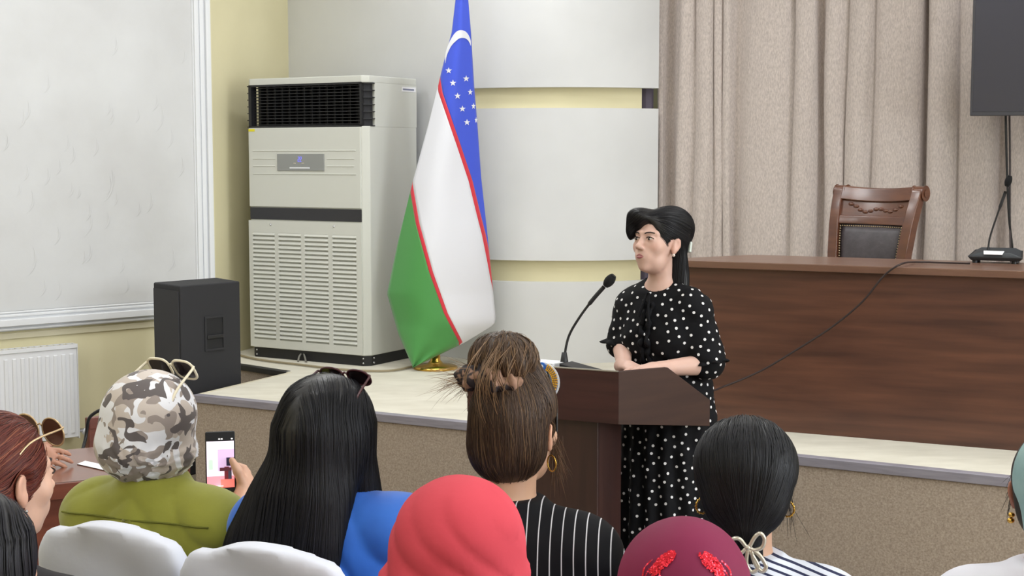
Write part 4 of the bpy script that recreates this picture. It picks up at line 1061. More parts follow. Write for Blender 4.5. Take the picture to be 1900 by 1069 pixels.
# ------------------------------------------------------------------ the woman speaking at the lectern
hw0 = W(1221, 451, 5.33); rp = W(1238, 600, 5.37)
pr = thing('person', 'woman in a black polka-dot dress speaking at the lectern', 'person', (rp.x, rp.y, 0), math.radians(145))
P = dict(root=pr, skin=(208, 170, 155), lips=(160, 92, 98), h=.0044)
P['hc'] = tol(P, hw0); P['hR'] = rotz(math.radians(-12)) @ rotx(math.radians(11)) @ roty(math.radians(2))
sz = P['sz'] = P['hc'][2]-.207
hcx, hcy = P['hc'][0], P['hc'][1]
tor = [ell((0, -.01, .86), (.165, .125, .13)), (ell((0, 0, .99), (.13, .105, .12)), .06), (ell((hcx*.5, hcy*.4, sz-.11), (.150, .110, .15)), .06),
       (cone((hcx*.6-.112, hcy*.4, sz-.036), (hcx*.6+.112, hcy*.4, sz-.036), .047), .05),
       (cone((hcx*.8, hcy*.5, sz+.03), (hcx*.6-.10, hcy*.4, sz+.0), .046, .042), .04), (cone((hcx*.8, hcy*.5, sz+.03), (hcx*.6+.10, hcy*.4, sz+.0), .046, .042), .04),
       (ell((.066, .085, sz-.15), (.06, .055, .062)), .04), (ell((-.066, .085, sz-.15), (.06, .055, .062)), .04)]
neck = (cone((hcx*.8, hcy*.6-.01, sz), P['hc']+P['hR'] @ A3(0, -.025, -.055), .050, .047), .022)
legs = []
for s in (-1, 1): legs += [(cone((s*.085, -.01, .84), (s*.08, .0, .46), .085, .055), .05), (cone((s*.08, 0, .46), (s*.08, -.01, .10), .052, .034), .02), (cone((s*.08, -.03, .06), (s*.085, .13, .03), .034, .026), .02)]
shL = A3(hcx*.6-.136, hcy*.4, sz-.046); shR = A3(hcx*.6+.136, hcy*.4, sz-.046)
elL, wrL, fgL = [tol(P, w_) for w_ in (W(1312, 676, 5.24), W(1226, 684, 5.13), W(1172, 683, 5.10))]
elR, wrR, fgR = [tol(P, w_) for w_ in (W(1154, 640, 5.42), W(1158, 680, 5.22), W(1186, 683, 5.13))]
arms = [(cone(shL, elL, .045, .038), .03), (cone(elL, wrL, .040, .026), .015), (cone(shR, elR, .045, .038), .03), (cone(elR, wrR, .038, .026), .015)]
hands = [(hand_sdf(wrL, fgL-wrL, (0, 0, 1), 1, .22, .92), .008), (hand_sdf(wrR, fgR-wrR, (0, 0, 1), -1, .25, .92), .008)]
f = union([union(tor+[neck]+legs+arms), (xf(HEAD, P['hc'], P['hR']), .012)]+hands, .02)
sdf_obj('body', f, (-.36, -.24, -.01), (.36, .55, P['hc'][2]+.13), P['h'], M_skin, pr, skin_paint(P['skin'], None, P['hc'], P['hR'], .45))
face_parts(P)
M_dress = mat('black_chiffon', (13, 13, 17), .8, bump=.35, bscale=14, bdist=.01, spec=.2)
skirt_t = [(.13, 0, -.01, .235, .20), (.5, 0, -.01, .205, .17), (.80, 0, -.01, .190, .150), (.92, 0, 0, .176, .138), (1.0, 0, 0, .152, .122), (1.06, 0, 0, .146, .118)]
sleeves = []
for sh, el, b in ((shL, elL, .066), (shR, elR, .058)):
    d_ = el-sh; sleeves += [(cone(sh, sh+d_*.93, .050, b-.004), .03), (ell(sh+A3(0, 0, .002), (.050, .050, .048)), .03)]
bodice = union(tor[1:]+sleeves, .03); sk = sweep(skirt_t, .13, 1.08)
def dress(Pt):
    an = np.arctan2(Pt[:, 0], Pt[:, 1]); z = Pt[:, 2]
    s_ = sk(Pt)+.010*np.clip((.95-z)/.5, 0, 1)*np.sin(an*15+np.sin(z*6))
    d = smin(bodice(Pt)-.010, s_, .03)
    d = d+.0035*np.sin(Pt[:, 0]*60+np.sin(z*40)*1.2)*np.sin(z*55+Pt[:, 1]*30)
    ch_ = -smin(-d, -(z-(sz+.074)+.75*(Pt[:, 1]-hcy*.6)), .006)
    # keep the elbow ends of the sleeves clean
    return ch_
dV, dQ = mesh_sdf(dress, (-.36, -.26, .1), (.36, .40, P['hc'][2]), .0065)
dr = fast_mesh('dress', dV, dQ, M_dress, pr)
# ruffled cuffs, collar and placket
def ruffle(name, c, axis, r, amp, n, w_, m, par, up=None):
    axis = np.array(axis, float); axis /= np.linalg.norm(axis); a = np.cross(axis, A3(.3, .5, .8)); a /= np.linalg.norm(a); b = np.cross(axis, a); V = []
    S_ = n*8
    for k in range(S_):
        t = 2*PI*k/S_
        for j in range(4):
            rr_ = r*(1+.0*j)+j*w_*.33*.75+amp*(j/3)*math.sin(n*t); V.append(np.array(c)+(a*math.cos(t)+b*math.sin(t))*rr_+axis*(j*w_*.33*.75+.3*amp*math.cos(n*t)*(j/3)))
    Q = np.array([[k*4+j, ((k+1) % S_)*4+j, ((k+1) % S_)*4+j+1, k*4+j+1] for k in range(S_) for j in range(3)])
    o = fast_mesh(name, np.array(V), Q, m, par); s_ = o.modifiers.new('s', 'SOLIDIFY'); s_.thickness = .003; return o
for sh, el in ((shL, elL), (shR, elR)): ruffle('cuff', sh+(el-sh)*.90, el-sh, .056, .008, 9, .03, M_dress, dr)
ncb = A3(hcx*.8, hcy*.6, sz+.056)
ruffle('collar', ncb, A3(0, .72, 1), .052, .005, 12, .016, M_dress, dr)
fx = lambda z: None
def front_y(x, z):
    ys_ = np.linspace(.30, -.1, 161); Pn = np.stack([np.full(161, x), ys_, np.full(161, z)], 1); d = dress(Pn); i = np.argmax(d < 0); return ys_[i]
for sx in (-1, 1):
    pts = [(hcx*.8+sx*(.012+.004*math.sin(z*90)), front_y(hcx*.8+sx*.012, z)+.008+.005*math.sin(z*130+sx), z) for z in np.linspace(sz-.005, sz-.24, 40)]
    MB().tube(pts, [.009+.003*math.sin(i*1.1) for i in range(40)], 8).build('placket_ruffle', M_dress, dr, True)
for sx, ln in ((-1, .11), (1, .085)):
    pts = [(hcx*.8+sx*(.004+.018*t), front_y(hcx*.8, sz+.0-ln*t)+.016, sz+.028-ln*t) for t in np.linspace(0, 1, 8)]
    MB().tube(pts, [.004, .004, .005, .005, .006, .006, .006, .003], 6).build('neck_tie', M_dress, dr, True)
MB().ball((hcx*.8, front_y(hcx*.8, sz-.12)+.012, sz-.12), .006, 8, 6).build('button', M_white, dr, True)
# white dots of the fabric
def scatter(V, Q, r, seed=2, cand=26000, pred=None):
    rng = np.random.RandomState(seed); A = V[Q[:, 0]]; B = V[Q[:, 1]]; D = V[Q[:, 3]]
    ar = np.linalg.norm(np.cross(B-A, D-A), axis=1); pb = ar/ar.sum(); i = rng.choice(len(Q), cand, p=pb); u, v = rng.rand(2, cand)
    p = A[i]+(B-A)[i]*u[:, None]+(D-A)[i]*v[:, None]; nn = np.cross(B-A, D-A)[i]; nn /= np.linalg.norm(nn, axis=1, keepdims=True)+1e-12
    grid = {}; out = []
    for k in range(cand):
        c = tuple((p[k]/r).astype(int)); ok = True
        for dx in (-1, 0, 1):
            for dy in (-1, 0, 1):
                for dz in (-1, 0, 1):
                    for q in grid.get((c[0]+dx, c[1]+dy, c[2]+dz), ()):
                        e = p[q]-p[k]
                        if e[0]*e[0]+e[1]*e[1]+e[2]*e[2] < r*r: ok = False; break
                    if not ok: break
                if not ok: break
            if not ok: break
        if ok: grid.setdefault(c, []).append(k); out.append(k)
    return p[out], nn[out]
dp_, dn_ = scatter(dV, dQ, .0285)
ta = np.cross(dn_, A3(.31, .52, .79)); ta /= np.linalg.norm(ta, axis=1, keepdims=True); tb_ = np.cross(dn_, ta); V = []; n8 = 8
for k in range(n8): V.append(dp_+dn_*.0012+(ta*math.cos(2*PI*k/n8)+tb_*math.sin(2*PI*k/n8))*.0055)
V = np.stack(V, 1).reshape(-1, 3); Q = np.arange(len(dp_)*n8).reshape(-1, n8)
tag(fast_mesh('polka_dots', V, Q, mat('dot_white', (226, 224, 226), .7), dr, False), kind='stuff')
for s in (-1, 1): MB().tube([(s*.08, -.05, .045), (s*.082, .06, .04), (s*.086, .15, .025)], [.036, .038, .022], 10).build('shoe', M_shoe, pr, True)
# hair
cap = ell((0, -.022, .030), (.082, .101, .090)); cap = union([cap, (ell((.0, .0, .072), (.078, .07, .046)), .03)]); cap = sub(cap, ell((-.006, .114, -.026), (.072, .070, .118)), .010)
for s in (-1, 1): cap = sub(cap, ell((s*.088, .004, -.012), (.026, .025, .034)), .008)
hair = union([cap, (ell((0, -.066, .066), (.083, .084, .080)), .03), (ell((.046, .062, .088), (.046, .044, .033)), .03), (ell((.073, .068, .050), (.017, .026, .048)), .018),
              (sweep([(-.27, -.01, -.088, .080, .022), (-.2, -.005, -.090, .090, .034), (-.1, 0, -.082, .086, .042), (-.03, 0, -.066, .078, .042), (.05, 0, -.06, .07, .05)], -.27, .05), .02)], .02)
hb_ = put_hair(P, sdf_obj('hair', hair, (-.13, -.18, -.29), (.13, .16, .16), .0048, M_blackhair, pr))
hair = gridded(hair, (-.13, -.18, -.29), (.13, .16, .16))
roots = surf_roots(hair, 1500, A3(-.12, -.16, -.05), A3(.12, .15, .15), lambda p: (p[:, 2] > -.04), 3)
def flow_pr(p, t):
    v = np.zeros_like(p); front = np.clip((p[:, 1]-.02)/.05, 0, 1)*(p[:, 0] > .0)
    v[:, 1] = -1*(1-front)+.15*front; v[:, 0] = .9*front; low = np.clip((.02-p[:, 2])/.05, 0, 1); v[:, 1] *= 1-.95*low; v[:, 2] = -.25-.9*np.clip((-p[:, 1]-.06)/.05, 0, 1)-.5*front-1.2*low; return v
so_ = strands('strands', hair, roots, flow_pr, 24, .012, np.random.RandomState(1).rand(1500)*.0025, .0008, M_hairc, hb_, hcol(1500, (22, 21, 25), .35))
ear = P['hc']+P['hR'] @ A3(-.079, -.002, -.044)
MB().ball(tuple(ear), .0058, 10, 8).build('earring', mat('pearl', (232, 214, 206), .25), pr, True)
MB().box(-.012, .012, -.006, .006, -.02, .02).build('hair_clip', mat('clip_pale', (206, 214, 206), .4), hb_, bevel=.004).location = (-.068, -.095, .0)
# ------------------------------------------------------------------ woman in the camouflage headscarf filming with a phone
p = seated('person', 'woman in an olive shirt and camouflage headscarf filming with a phone', W(284, 792, 3.15), 22, 8, 0, 0, skin=(208, 164, 140), hy=.0, shdrop=.195, wide=.93)
phc = W(409, 857, 3.47)
ph = thing('smartphone', 'black smartphone with a lit pinkish camera view held up by the woman in olive', 'phone', phc, math.radians(-7))
ph.rotation_euler = (math.radians(-8), 0, math.radians(12))
wrist = tol(p, W(449, 952, 3.40)); elb = tol(p, W(470, 1090, 3.22))
sz = p['sz']
p['arm'] = []; p['arms_cloth'] = []; hds = []
for s, el, wr in ((-1, A3(-.22, .06, sz-.27), A3(-.10, .27, .72)), (1, elb, wrist)):
    sh = A3(s*.168, 0, sz-.022); p['arm'] += [(cone(sh, el, .048, .040), .03), (cone(el, wr, .040, .026), .015)]
    p['arms_cloth'] += [(cone(sh, el, .062, .052), .035), (cone(el, el+(wr-el)*(.80 if s > 0 else .93), .052, .040), .02)]
hds.append((hand_sdf((-.10, .27, .72), (.3, .6, -.3), (0, 0, 1), 1, .35), .01))
pR = np.array(ph.rotation_euler.to_matrix()); inv = rotz(-p['root'].rotation_euler.z) @ pR
def phl(x, y, z): return tol(p, np.array(phc)+pR @ A3(x, y, z))
fl = [cone(wrist, phl(.058, .02, -.075), .027, .028), (cone(phl(.062, .022, -.085), phl(.054, .026, -.035), .026, .020), .02),
      (cone(phl(.056, -.002, -.062), phl(.040, -.013, -.022), .0135, .012), .012), (cone(phl(.040, -.013, -.022), phl(.027, -.0135, .004), .0115, .0085), .006)]
for i in range(4):
    z = -.018-.020*i
    fl += [(cone(phl(.055, .022, z), phl(.040, .022, z+.004), .0095, .009), .006), (cone(phl(.040, .022, z+.004), phl(.005, .0175, z+.006), .0088, .0078), .004), (cone(phl(.005, .0175, z+.006), phl(-.012, .0165, z+.004), .0078, .0066), .004)]
hds.append((union(fl, .012), .012))
p['hi'] = (.48, .72, p['hc'][2]+.14)
finish_body(p, hds)
M_olive = mat('olive_shirt', (146, 147, 50), .8, (136, 137, 44), 9, 3, bump=.35, bscale=10, bdist=.008, sheen=.25)
oc = top_cloth(p, 'shirt', M_olive, .014, .092, h=.007, folds=.0065, fsc=22, hi=(.5, .6, p['hc'][2]))
M_seam = mat('olive_seam', (104, 106, 30), .85)
def back_y(fn, x, z):
    ys_ = np.linspace(-.30, .1, 201); d = fn(np.stack([np.full(201, x), ys_, np.full(201, z)], 1)); i = np.argmax(d < 0); return ys_[i]
shirt_f = inflate(union(p['tor']+p['arms_cloth'], .03), .0190)
zsm = sz+.010
MB().tube([(x, back_y(shirt_f, x, zsm-.12*x*x)-.001, zsm-.12*x*x) for x in np.linspace(-.19, .19, 30)], .0022, 6).build('yoke_seam', M_seam, oc, True)
for dx, sp in ((-.006, -.05), (.006, .03)):
    MB().tube([(dx+sp*t, back_y(shirt_f, dx+sp*t, zsm-.10*t)-.001, zsm-.10*t) for t in np.linspace(0, 1, 10)], [.004*(1-t*.8)+.001 for t in np.linspace(0, 1, 10)], 6).build('back_pleat', M_olive, oc, True)
trousers(p, M_trous)
scf = union([ell((0, -.012, .028), (.097, .112, .100)), (ell((-.008, -.080, -.038), (.074, .054, .060)), .035), (ell((0, -.01, -.07), (.080, .082, .055)), .03)], .03)
scf = union([scf, (ell((0, .02, -.055), (.080, .075, .06)), .03)]); scf = sub(scf, ell((0, .128, -.035), (.062, .060, .085)), .012)
def scarf1(Pt):
    d = scf(Pt); x, y, z = Pt.T
    r = np.sqrt((x-.05)**2+(z+.075)**2)+1e-4; an = np.arctan2(z+.075, x-.05)
    return d+.0035*np.sin(an*17)*np.clip((.10-r)/.08, 0, 1)+.003*np.sin(z*60+x*25)*np.clip((-.0-z)/.06, 0, 1)
M_camo = camo_mat('camouflage_scarf')
sc_ = put_hair(p, sdf_obj('headscarf', scarf1, (-.13, -.18, -.14), (.13, .13, .15), .006, M_camo, p['root']))
M_creamf = mat('cream_frame', (226, 216, 192), .35); M_lens = mat('dark_lens', (34, 26, 30), .12)
Rg = wrot(p) @ rotx(math.radians(34))
glasses(None, 'cream-framed sunglasses pushed up on the camouflage headscarf', wpt(p, (.005, .060, .122)), Rg, M_creamf, M_lens, .030, .026, .0030, .145, 3.2, tcurve=.03, spread=.012)
# phone body
MB().box(-.0355, .0355, -.004, .004, -.0735, .0735).build('case', M_black, ph, bevel=.004)
MB().box(-.0335, .0335, -.0046, -.0038, -.0715, .0715).build('bezel', M_dark, ph)
def scr(nm, c, x0, x1, z0, z1, lift, e=.9): MB().box(x0, x1, -.0046-lift, -.0044, z0, z1).build(nm, mat('screen_'+nm, c, .3, emit=c, estr=e), scrn if 'scrn' in globals() and nm != 'screen' else ph)
scrn = MB().box(-.0325, .0325, -.0050, -.0044, -.062, .050).build('screen', mat('screen_light', (238, 222, 238), .3, emit=(238, 222, 238), estr=.85), ph)
scr('curtain', (206, 176, 214), -.006, .0325, -.022, .030, .0005)
scr('flag', (190, 214, 196), -.028, -.018, -.018, .006, .0006)
scr('stage', (228, 196, 214), -.0325, .0325, -.034, -.020, .0006)
scr('floor', (232, 150, 164), -.0325, .0325, -.062, -.034, .0007)
scr('carpet', (244, 120, 110), .0, .0325, -.062, -.042, .0008)
scr('lectern', (120, 40, 52), .009, .020, -.042, -.012, .0009, .5)
scr('lectern_top', (92, 44, 58), -.002, .026, -.022, -.014, .0010, .5)
scr('figure', (40, 36, 62), .014, .0325, -.010, .010, .0010, .5)
scr('skirt', (70, 66, 86), .018, .026, -.042, -.022, .0011, .5)
MB().lathe([(.010, 0), (.010, .0012)], 14).build('shutter_button', mat('screen_white', (255, 250, 250), .3, emit=(255, 250, 250), estr=1), scrn).location = (-.004, -.0052, -.0585)
scrn.children[-1].rotation_euler = (PI/2, 0, 0); scrn.children[-1].scale = (1.1, .6, 1)
for x in (-.004, .002, .026): MB().box(x, x+.004, -.0050, -.0044, .0535, .0565).build('status_icon', MATS['screen_white'], ph)
# ------------------------------------------------------------------ woman in blue with long straight black hair
p = seated('person', 'woman with very long straight black hair in a bright blue top', W(615, 806, 3.0), 16, 14, 0, 0, skin=(206, 164, 142), wide=.90, shdrop=.188, hy=.02)
finish_body(p)
top_cloth(p, 'blouse', mat('blue_top', (44, 112, 214), .7, (36, 98, 198), 8, 3, bump=.3, bscale=10, bdist=.008, sheen=.2), .013, .092, h=.008, folds=.0055, fsc=24, extra=[(ell((.178, 0, p['sz']+.008), (.062, .065, .055)), .03)])
trousers(p, M_trous)
lh = sweep([(-.56, -.085, -.150, .125, .030), (-.45, -.080, -.145, .146, .036), (-.35, -.068, -.134, .152, .044), (-.2, -.040, -.110, .138, .062), (-.1, -.016, -.076, .116, .086), (-.02, 0, -.036, .096, .098), (.03, 0, -.03, .082, .088), (.07, 0, -.03, .03, .04)], -.56, .07)
hair = union([ell((0, -.020, .030), (.092, .112, .100)), (lh, .05)], .03); hair = sub(hair, ell((0, .118, -.05), (.074, .075, .13)), .012)
lock = sweep([(-.27, .085, .045, .014, .030), (-.15, .085, .02, .016, .034), (-.05, .078, .0, .016, .04), (.05, .06, 0, .02, .04)], -.27, .05)
hair = union([hair, (lock, .012)])
hb_ = put_hair(p, sdf_obj('hair', hair, (-.22, -.22, -.58), (.20, .13, .15), .0065, M_blackhair, p['root']))
hair = gridded(hair, (-.22, -.22, -.64), (.20, .13, .15), .006)
N = 2600; roots = surf_roots(hair, N, A3(-.12, -.15, -.10), A3(.12, .10, .14), lambda q: (q[:, 2] > -.06), 5)
def flow_long(q, t):
    v = np.zeros_like(q); up = np.clip((q[:, 2]-.03)/.09, 0, 1)
    v[:, 0] = np.sign(q[:, 0]+.001)*.9*up-.10*(q[:, 2] < -.1); v[:, 1] = -.9*up; v[:, 2] = -1+.55*up; return v
strands('strands', hair, roots, flow_long, 34, .0185, np.random.RandomState(2).rand(N)*.004, .0009, M_hairc, hb_, hcol(N, (22, 22, 27), .4, 3), jitter=.03)
M_maroon = mat('maroon_frame', (66, 26, 34), .3)
glasses(None, 'dark maroon sunglasses resting on top of long black hair', wpt(p, (0, .052, .116)), wrot(p) @ rotx(math.radians(32)), M_maroon, M_lens, .029, .020, .0026, .13, 2.4, tcurve=.03, spread=.014)
# ------------------------------------------------------------------ woman with the high bun
p = seated('person', 'woman with a high brown hair bun in a black pinstriped shirt', W(960, 796, 2.98), 20, 6, 0, 0, skin=(206, 164, 138), h=.0052, shdrop=.222)
finish_body(p)
M_pin = stripe_mat('black_pinstripe', (16, 16, 21), (206, 206, 212), (1, .22, 0), .0245, .10)
ps = top_cloth(p, 'shirt', M_pin, .014, .092, h=.0075, folds=.002, fsc=20)
trousers(p, M_trous)
sz = p['sz']
M_yoke = stripe_mat('black_yoke', (16, 16, 21), (206, 206, 212), (0, .25, 1), .024, .10)
ruf = sub(inflate(union([cone((0, -.012, sz+.02), (0, .004, sz+.062), .072, .066)], .01), .0), cone((0, -.03, sz+.0), (0, .02, sz+.12), .059), .004)
sdf_obj('collar', ruf, (-.10, -.10, sz-.03), (.10, .10, sz+.10), .0055, M_yoke, ps)
M_brown = hairbase('brown_hair', (62, 46, 36), .45)
cap = hair_cap(.086, .106, .094, low=-.08); bunc = A3(-.012, -.040, .150)
cap = union([cap, (ell((0, -.055, -.030), (.074, .062, .07)), .03), (cone((-.005, -.035, .09), (-.012, -.04, .12), .052, .042), .03), (cone((.034, -.015, .075), (.016, -.028, .150), .046, .034), .03)])
bun = ell(bunc, (.070, .064, .056))
def bunf(Pt):
    q = Pt-bunc; an = np.arctan2(q[:, 1], q[:, 0]); return bun(Pt)+.0022*np.sin(an*13+q[:, 2]*60)
hb_ = put_hair(p, sdf_obj('hair', cap, (-.13, -.16, -.14), (.13, .12, .16), .0055, M_brown, p['root']))
bn = sdf_obj('bun', bunf, (-.12, -.13, .07), (.10, .06, .23), .005, M_brown, hb_)
cap = gridded(cap, (-.13, -.16, -.14), (.13, .12, .17)); bunf = gridded(bunf, (-.12, -.13, .05), (.10, .06, .23), .004)
N = 3600; roots = surf_roots(cap, N, A3(-.12, -.14, -.12), A3(.12, .10, .12), lambda q: (q[:, 2] < .085), 8)
def flow_up(q, t):
    tg = A3(-.01, -.038, .128)-q; return tg/(np.linalg.norm(tg, axis=1, keepdims=True)+1e-6)+A3(0, 0, .35)
strands('strands', cap, roots, flow_up, 16, .0115, np.random.RandomState(3).rand(N)*.003, .0006, M_hairc, hb_, hcol(N, (66, 50, 40), .25, 4, (98, 76, 56), .16), jitter=.10)
N = 1300; roots = surf_roots(bunf, N, A3(-.1, -.11, .09), A3(.08, .05, .22), lambda q: q[:, 2] > .135, 9)
def flow_bun(q, t):
    r = q-bunc; v = np.cross(r, A3(.25, .1, 1)); return v*.35+A3(0, 0, -1)*.05+np.stack([r[:, 0]*0, r[:, 1]*0, -np.abs(r[:, 2])*0-.05], 1)
def flow_bun2(q, t): return A3(.1, -.3, -1)*np.ones_like(q)
strands('bun_strands', bunf, roots, flow_bun2, 10, .009, np.random.RandomState(4).rand(N)*.004, .0008, M_hairc, bn, hcol(N, (78, 60, 46), .25, 5, (112, 88, 64), .2), jitter=.22)
rng = np.random.RandomState(12); N = 190                       # loose ends sticking out of the bun
root_ = np.tile(A3(-.055, -.05, .112), (N, 1))+rng.randn(N, 3)*A3(.018, .02, .010); dirs = np.tile(A3(-1, -.25, .10), (N, 1))+rng.randn(N, 3)*.33
t = np.linspace(0, 1, 8)[None, :, None]; L = (.035+.05*rng.rand(N))[:, None, None]
X = root_[:, None]+dirs[:, None]*L*t+A3(0, 0, -.02)*t*t; X2_ = X
ribbon('loose_ends', X, np.tile(A3(0, -.4, 1), (N, 8, 1)), .0005, M_hairc, bn, hcol(N, (128, 102, 76), .25, 6), rng)
N = 46; root_ = np.tile(A3(.0, -.075, .185), (N, 1))+rng.randn(N, 3)*A3(.02, .02, .012); dirs = np.tile(A3(.10, -.35, -1), (N, 1))+rng.randn(N, 3)*.16
X = root_[:, None]+dirs[:, None]*(.10+.05*rng.rand(N))[:, None, None]*t+A3(0, -.05, 0)*np.sin(t*PI)
ribbon('loose_ends', X, np.tile(A3(0, -1, .2), (N, 8, 1)), .0008, M_hairc, bn, hcol(N, (118, 92, 68), .25, 7), rng)
N = 90; root_ = np.stack([.055+.02*rng.rand(N), .03+.04*rng.rand(N), -.01-.06*rng.rand(N)], 1); dirs = np.tile(A3(.12, .1, -1), (N, 1))+rng.randn(N, 3)*.22
X = root_[:, None]+dirs[:, None]*(.03+.05*rng.rand(N))[:, None, None]*t
ribbon('loose_ends', X, np.tile(A3(1, -1, 0), (N, 8, 1)), .0005, M_hairc, hb_, hcol(N, (96, 72, 54), .25, 8), rng)
M_scr = mat('scrunchie_fabric', (148, 114, 94), .8, (40, 31, 33), 34, 2, ramp=(.46, .52), bump=.4, bscale=40)
def scrunchie(Pt):
    q = (Pt-A3(-.026, -.052, .102)) @ (rotx(-.30) @ roty(.10)); an = np.arctan2(q[:, 1], q[:, 0]); R_ = .058+.004*np.sin(an*9)+.003*np.sin(an*17+1)
    rr_ = np.sqrt((np.hypot(q[:, 0], q[:, 1])-R_)**2+((q[:, 2]-.004*np.sin(an*7))*.8)**2); return (rr_-.017-.0035*np.sin(an*19+q[:, 2]*120)-.003*np.sin(an*7-q[:, 2]*150))*.7
put_hair(p, sdf_obj('scrunchie', scrunchie, (-.14, -.16, .04), (.10, .06, .17), .0042, M_scr, p['root']))
cl_ = MB().tube([(.052, .035, .118), (.072, .022, .085), (.084, .012, .045), (.086, .008, .0)], .0022, 6).build('hair_clip', M_black, hb_, True)
e_c = p['hc']+p['hR'] @ A3(.079, -.006, -.052)
hoop(p['root'], e_c+A3(.002, 0, -.012), rotz(math.radians(50)), .0165, .0017, M_gold)
cover_chair(tuple(np.array(p['root'].location)-rotz(p['root'].rotation_euler.z) @ A3(0, .0, 0)), p['root'].rotation_euler.z, 'white covered chair under the woman with the high bun')
# ------------------------------------------------------------------ woman in the coral headscarf
def folds_scarf(base, cx, cz, amp, n, seed):
    def f(Pt):
        x, y, z = Pt.T; an = np.arctan2(z-cz, x-cx); r = np.hypot(x-cx, z-cz)
        return base(Pt)+amp*(1-2*np.abs(np.sin(an*n*.5+.9*np.sin(r*16+seed)+y*9))**.6)*np.clip(r/.09, 0, 1)*np.clip((.135-z)/.10, .0, 1)
    return f
p = seated('person', 'woman in a plain coral pink headscarf', W(856, 1020, 2.36), 12, 6, 0, 0, skin=(206, 164, 142))
finish_body(p)
M_coral = mat('coral_scarf', (202, 74, 86), .85, (194, 67, 79), 6, 3, bump=.3, bscale=8, bdist=.01, spec=.2)
top_cloth(p, 'blouse', mat('dark_blouse', (40, 36, 46), .8), .012, .092); trousers(p, M_trous)
base = union([ell((0, -.014, .026), (.104, .118, .100)), (ell((0, -.030, -.06), (.100, .106, .11)), .06), (sweep([(-.30, 0, -.03, .21, .15), (-.22, 0, -.03, .168, .13), (-.12, -.012, -.03, .124, .115), (-.05, -.006, -.02, .108, .105)], -.30, -.05), .06)], .05)
base = sub(base, ell((0, .125, -.04), (.066, .065, .085)), .012)
put_hair(p, sdf_obj('headscarf', folds_scarf(base, .15, -.10, .0030, 30, 1), (-.24, -.2, -.32), (.24, .16, .15), .0065, M_coral, p['root']))
cover_chair(tuple(p['root'].location), p['root'].rotation_euler.z, 'white covered chair under the woman in the coral scarf')
# ------------------------------------------------------------------ woman in the burgundy headscarf with sequins
p = seated('person', 'woman in a burgundy headscarf with red sequin motifs', W(1268, 1112, 2.06), 4, 0, 0, 0, skin=(206, 164, 142))
finish_body(p)
M_burg = mat('burgundy_scarf', (122, 32, 68), .7, (114, 28, 62), 6, 3, bump=.15, bscale=9, bdist=.006, spec=.25)
top_cloth(p, 'blouse', mat('plum_blouse', (70, 30, 50), .8), .012, .092); trousers(p, M_trous)
base = union([ell((0, -.012, .022), (.096, .114, .100)), (ell((0, -.04, -.07), (.090, .09, .10)), .04), (sweep([(-.28, 0, -.03, .19, .14), (-.2, 0, -.03, .15, .12), (-.1, 0, -.03, .1, .1)], -.28, -.08), .05)], .04)
base = sub(base, ell((0, .125, -.04), (.066, .065, .085)), .012)
bsf = folds_scarf(base, 0, -.3, .0012, 22, 2)
hs = put_hair(p, sdf_obj('headscarf', bsf, (-.22, -.2, -.3), (.22, .16, .15), .0065, M_burg, p['root']))
M_seq = mat('sequin_red', (226, 36, 56), .22, metal=.55); rng = np.random.RandomState(21); S2 = []
def proj(P_): 
    for _ in range(5): g = grad(base, P_); P_ = P_-(base(P_)-.001)[:, None]*g
    return P_, grad(base, P_)
pts = []
for s in (-1, 1):
    n = 300; u = np.sqrt(rng.rand(n)); a = rng.rand(n)*2*PI                # leaf-shaped motif
    lx = u*np.cos(a)*.0165; lz = u*np.sin(a)*.024
    pts.append(np.stack([s*.036+lx+lz*.35*-s, np.full(n, -.10), .086+lz+lx*.2], 1))
    for c0, c1 in (((s*.030, .085), (s*.028, .02)), ((s*.048, .085), (s*.075, .02)), ((s*.040, .07), (s*.055, -.02)), ((s*.060, .095), (s*.082, .05))):
        tt = np.linspace(0, 1, 20); w_ = .006*np.sin(tt*6)
        pts.append(np.stack([c0[0]+(c1[0]-c0[0])*tt+w_*s, np.full(20, -.10), c0[1]+(c1[1]-c0[1])*tt], 1))
SP, SN_ = proj(np.concatenate(pts)); SN2 = SN_+rng.randn(*SN_.shape)*.22; SN2 /= np.linalg.norm(SN2, axis=1, keepdims=True)
ta = np.cross(SN2, A3(.31, .52, .79)); ta /= np.linalg.norm(ta, axis=1, keepdims=True); tb_ = np.cross(SN2, ta)
V = np.stack([SP+SN_*.0012+(ta*math.cos(2*PI*k/6)+tb_*math.sin(2*PI*k/6))*.0016 for k in range(6)], 1).reshape(-1, 3)
so_ = fast_mesh('sequins', V, np.arange(len(SP)*6).reshape(-1, 6), M_seq, hs, False); tag(so_, kind='stuff')
cover_chair(tuple(p['root'].location), p['root'].rotation_euler.z, 'white covered chair under the woman in the burgundy scarf')
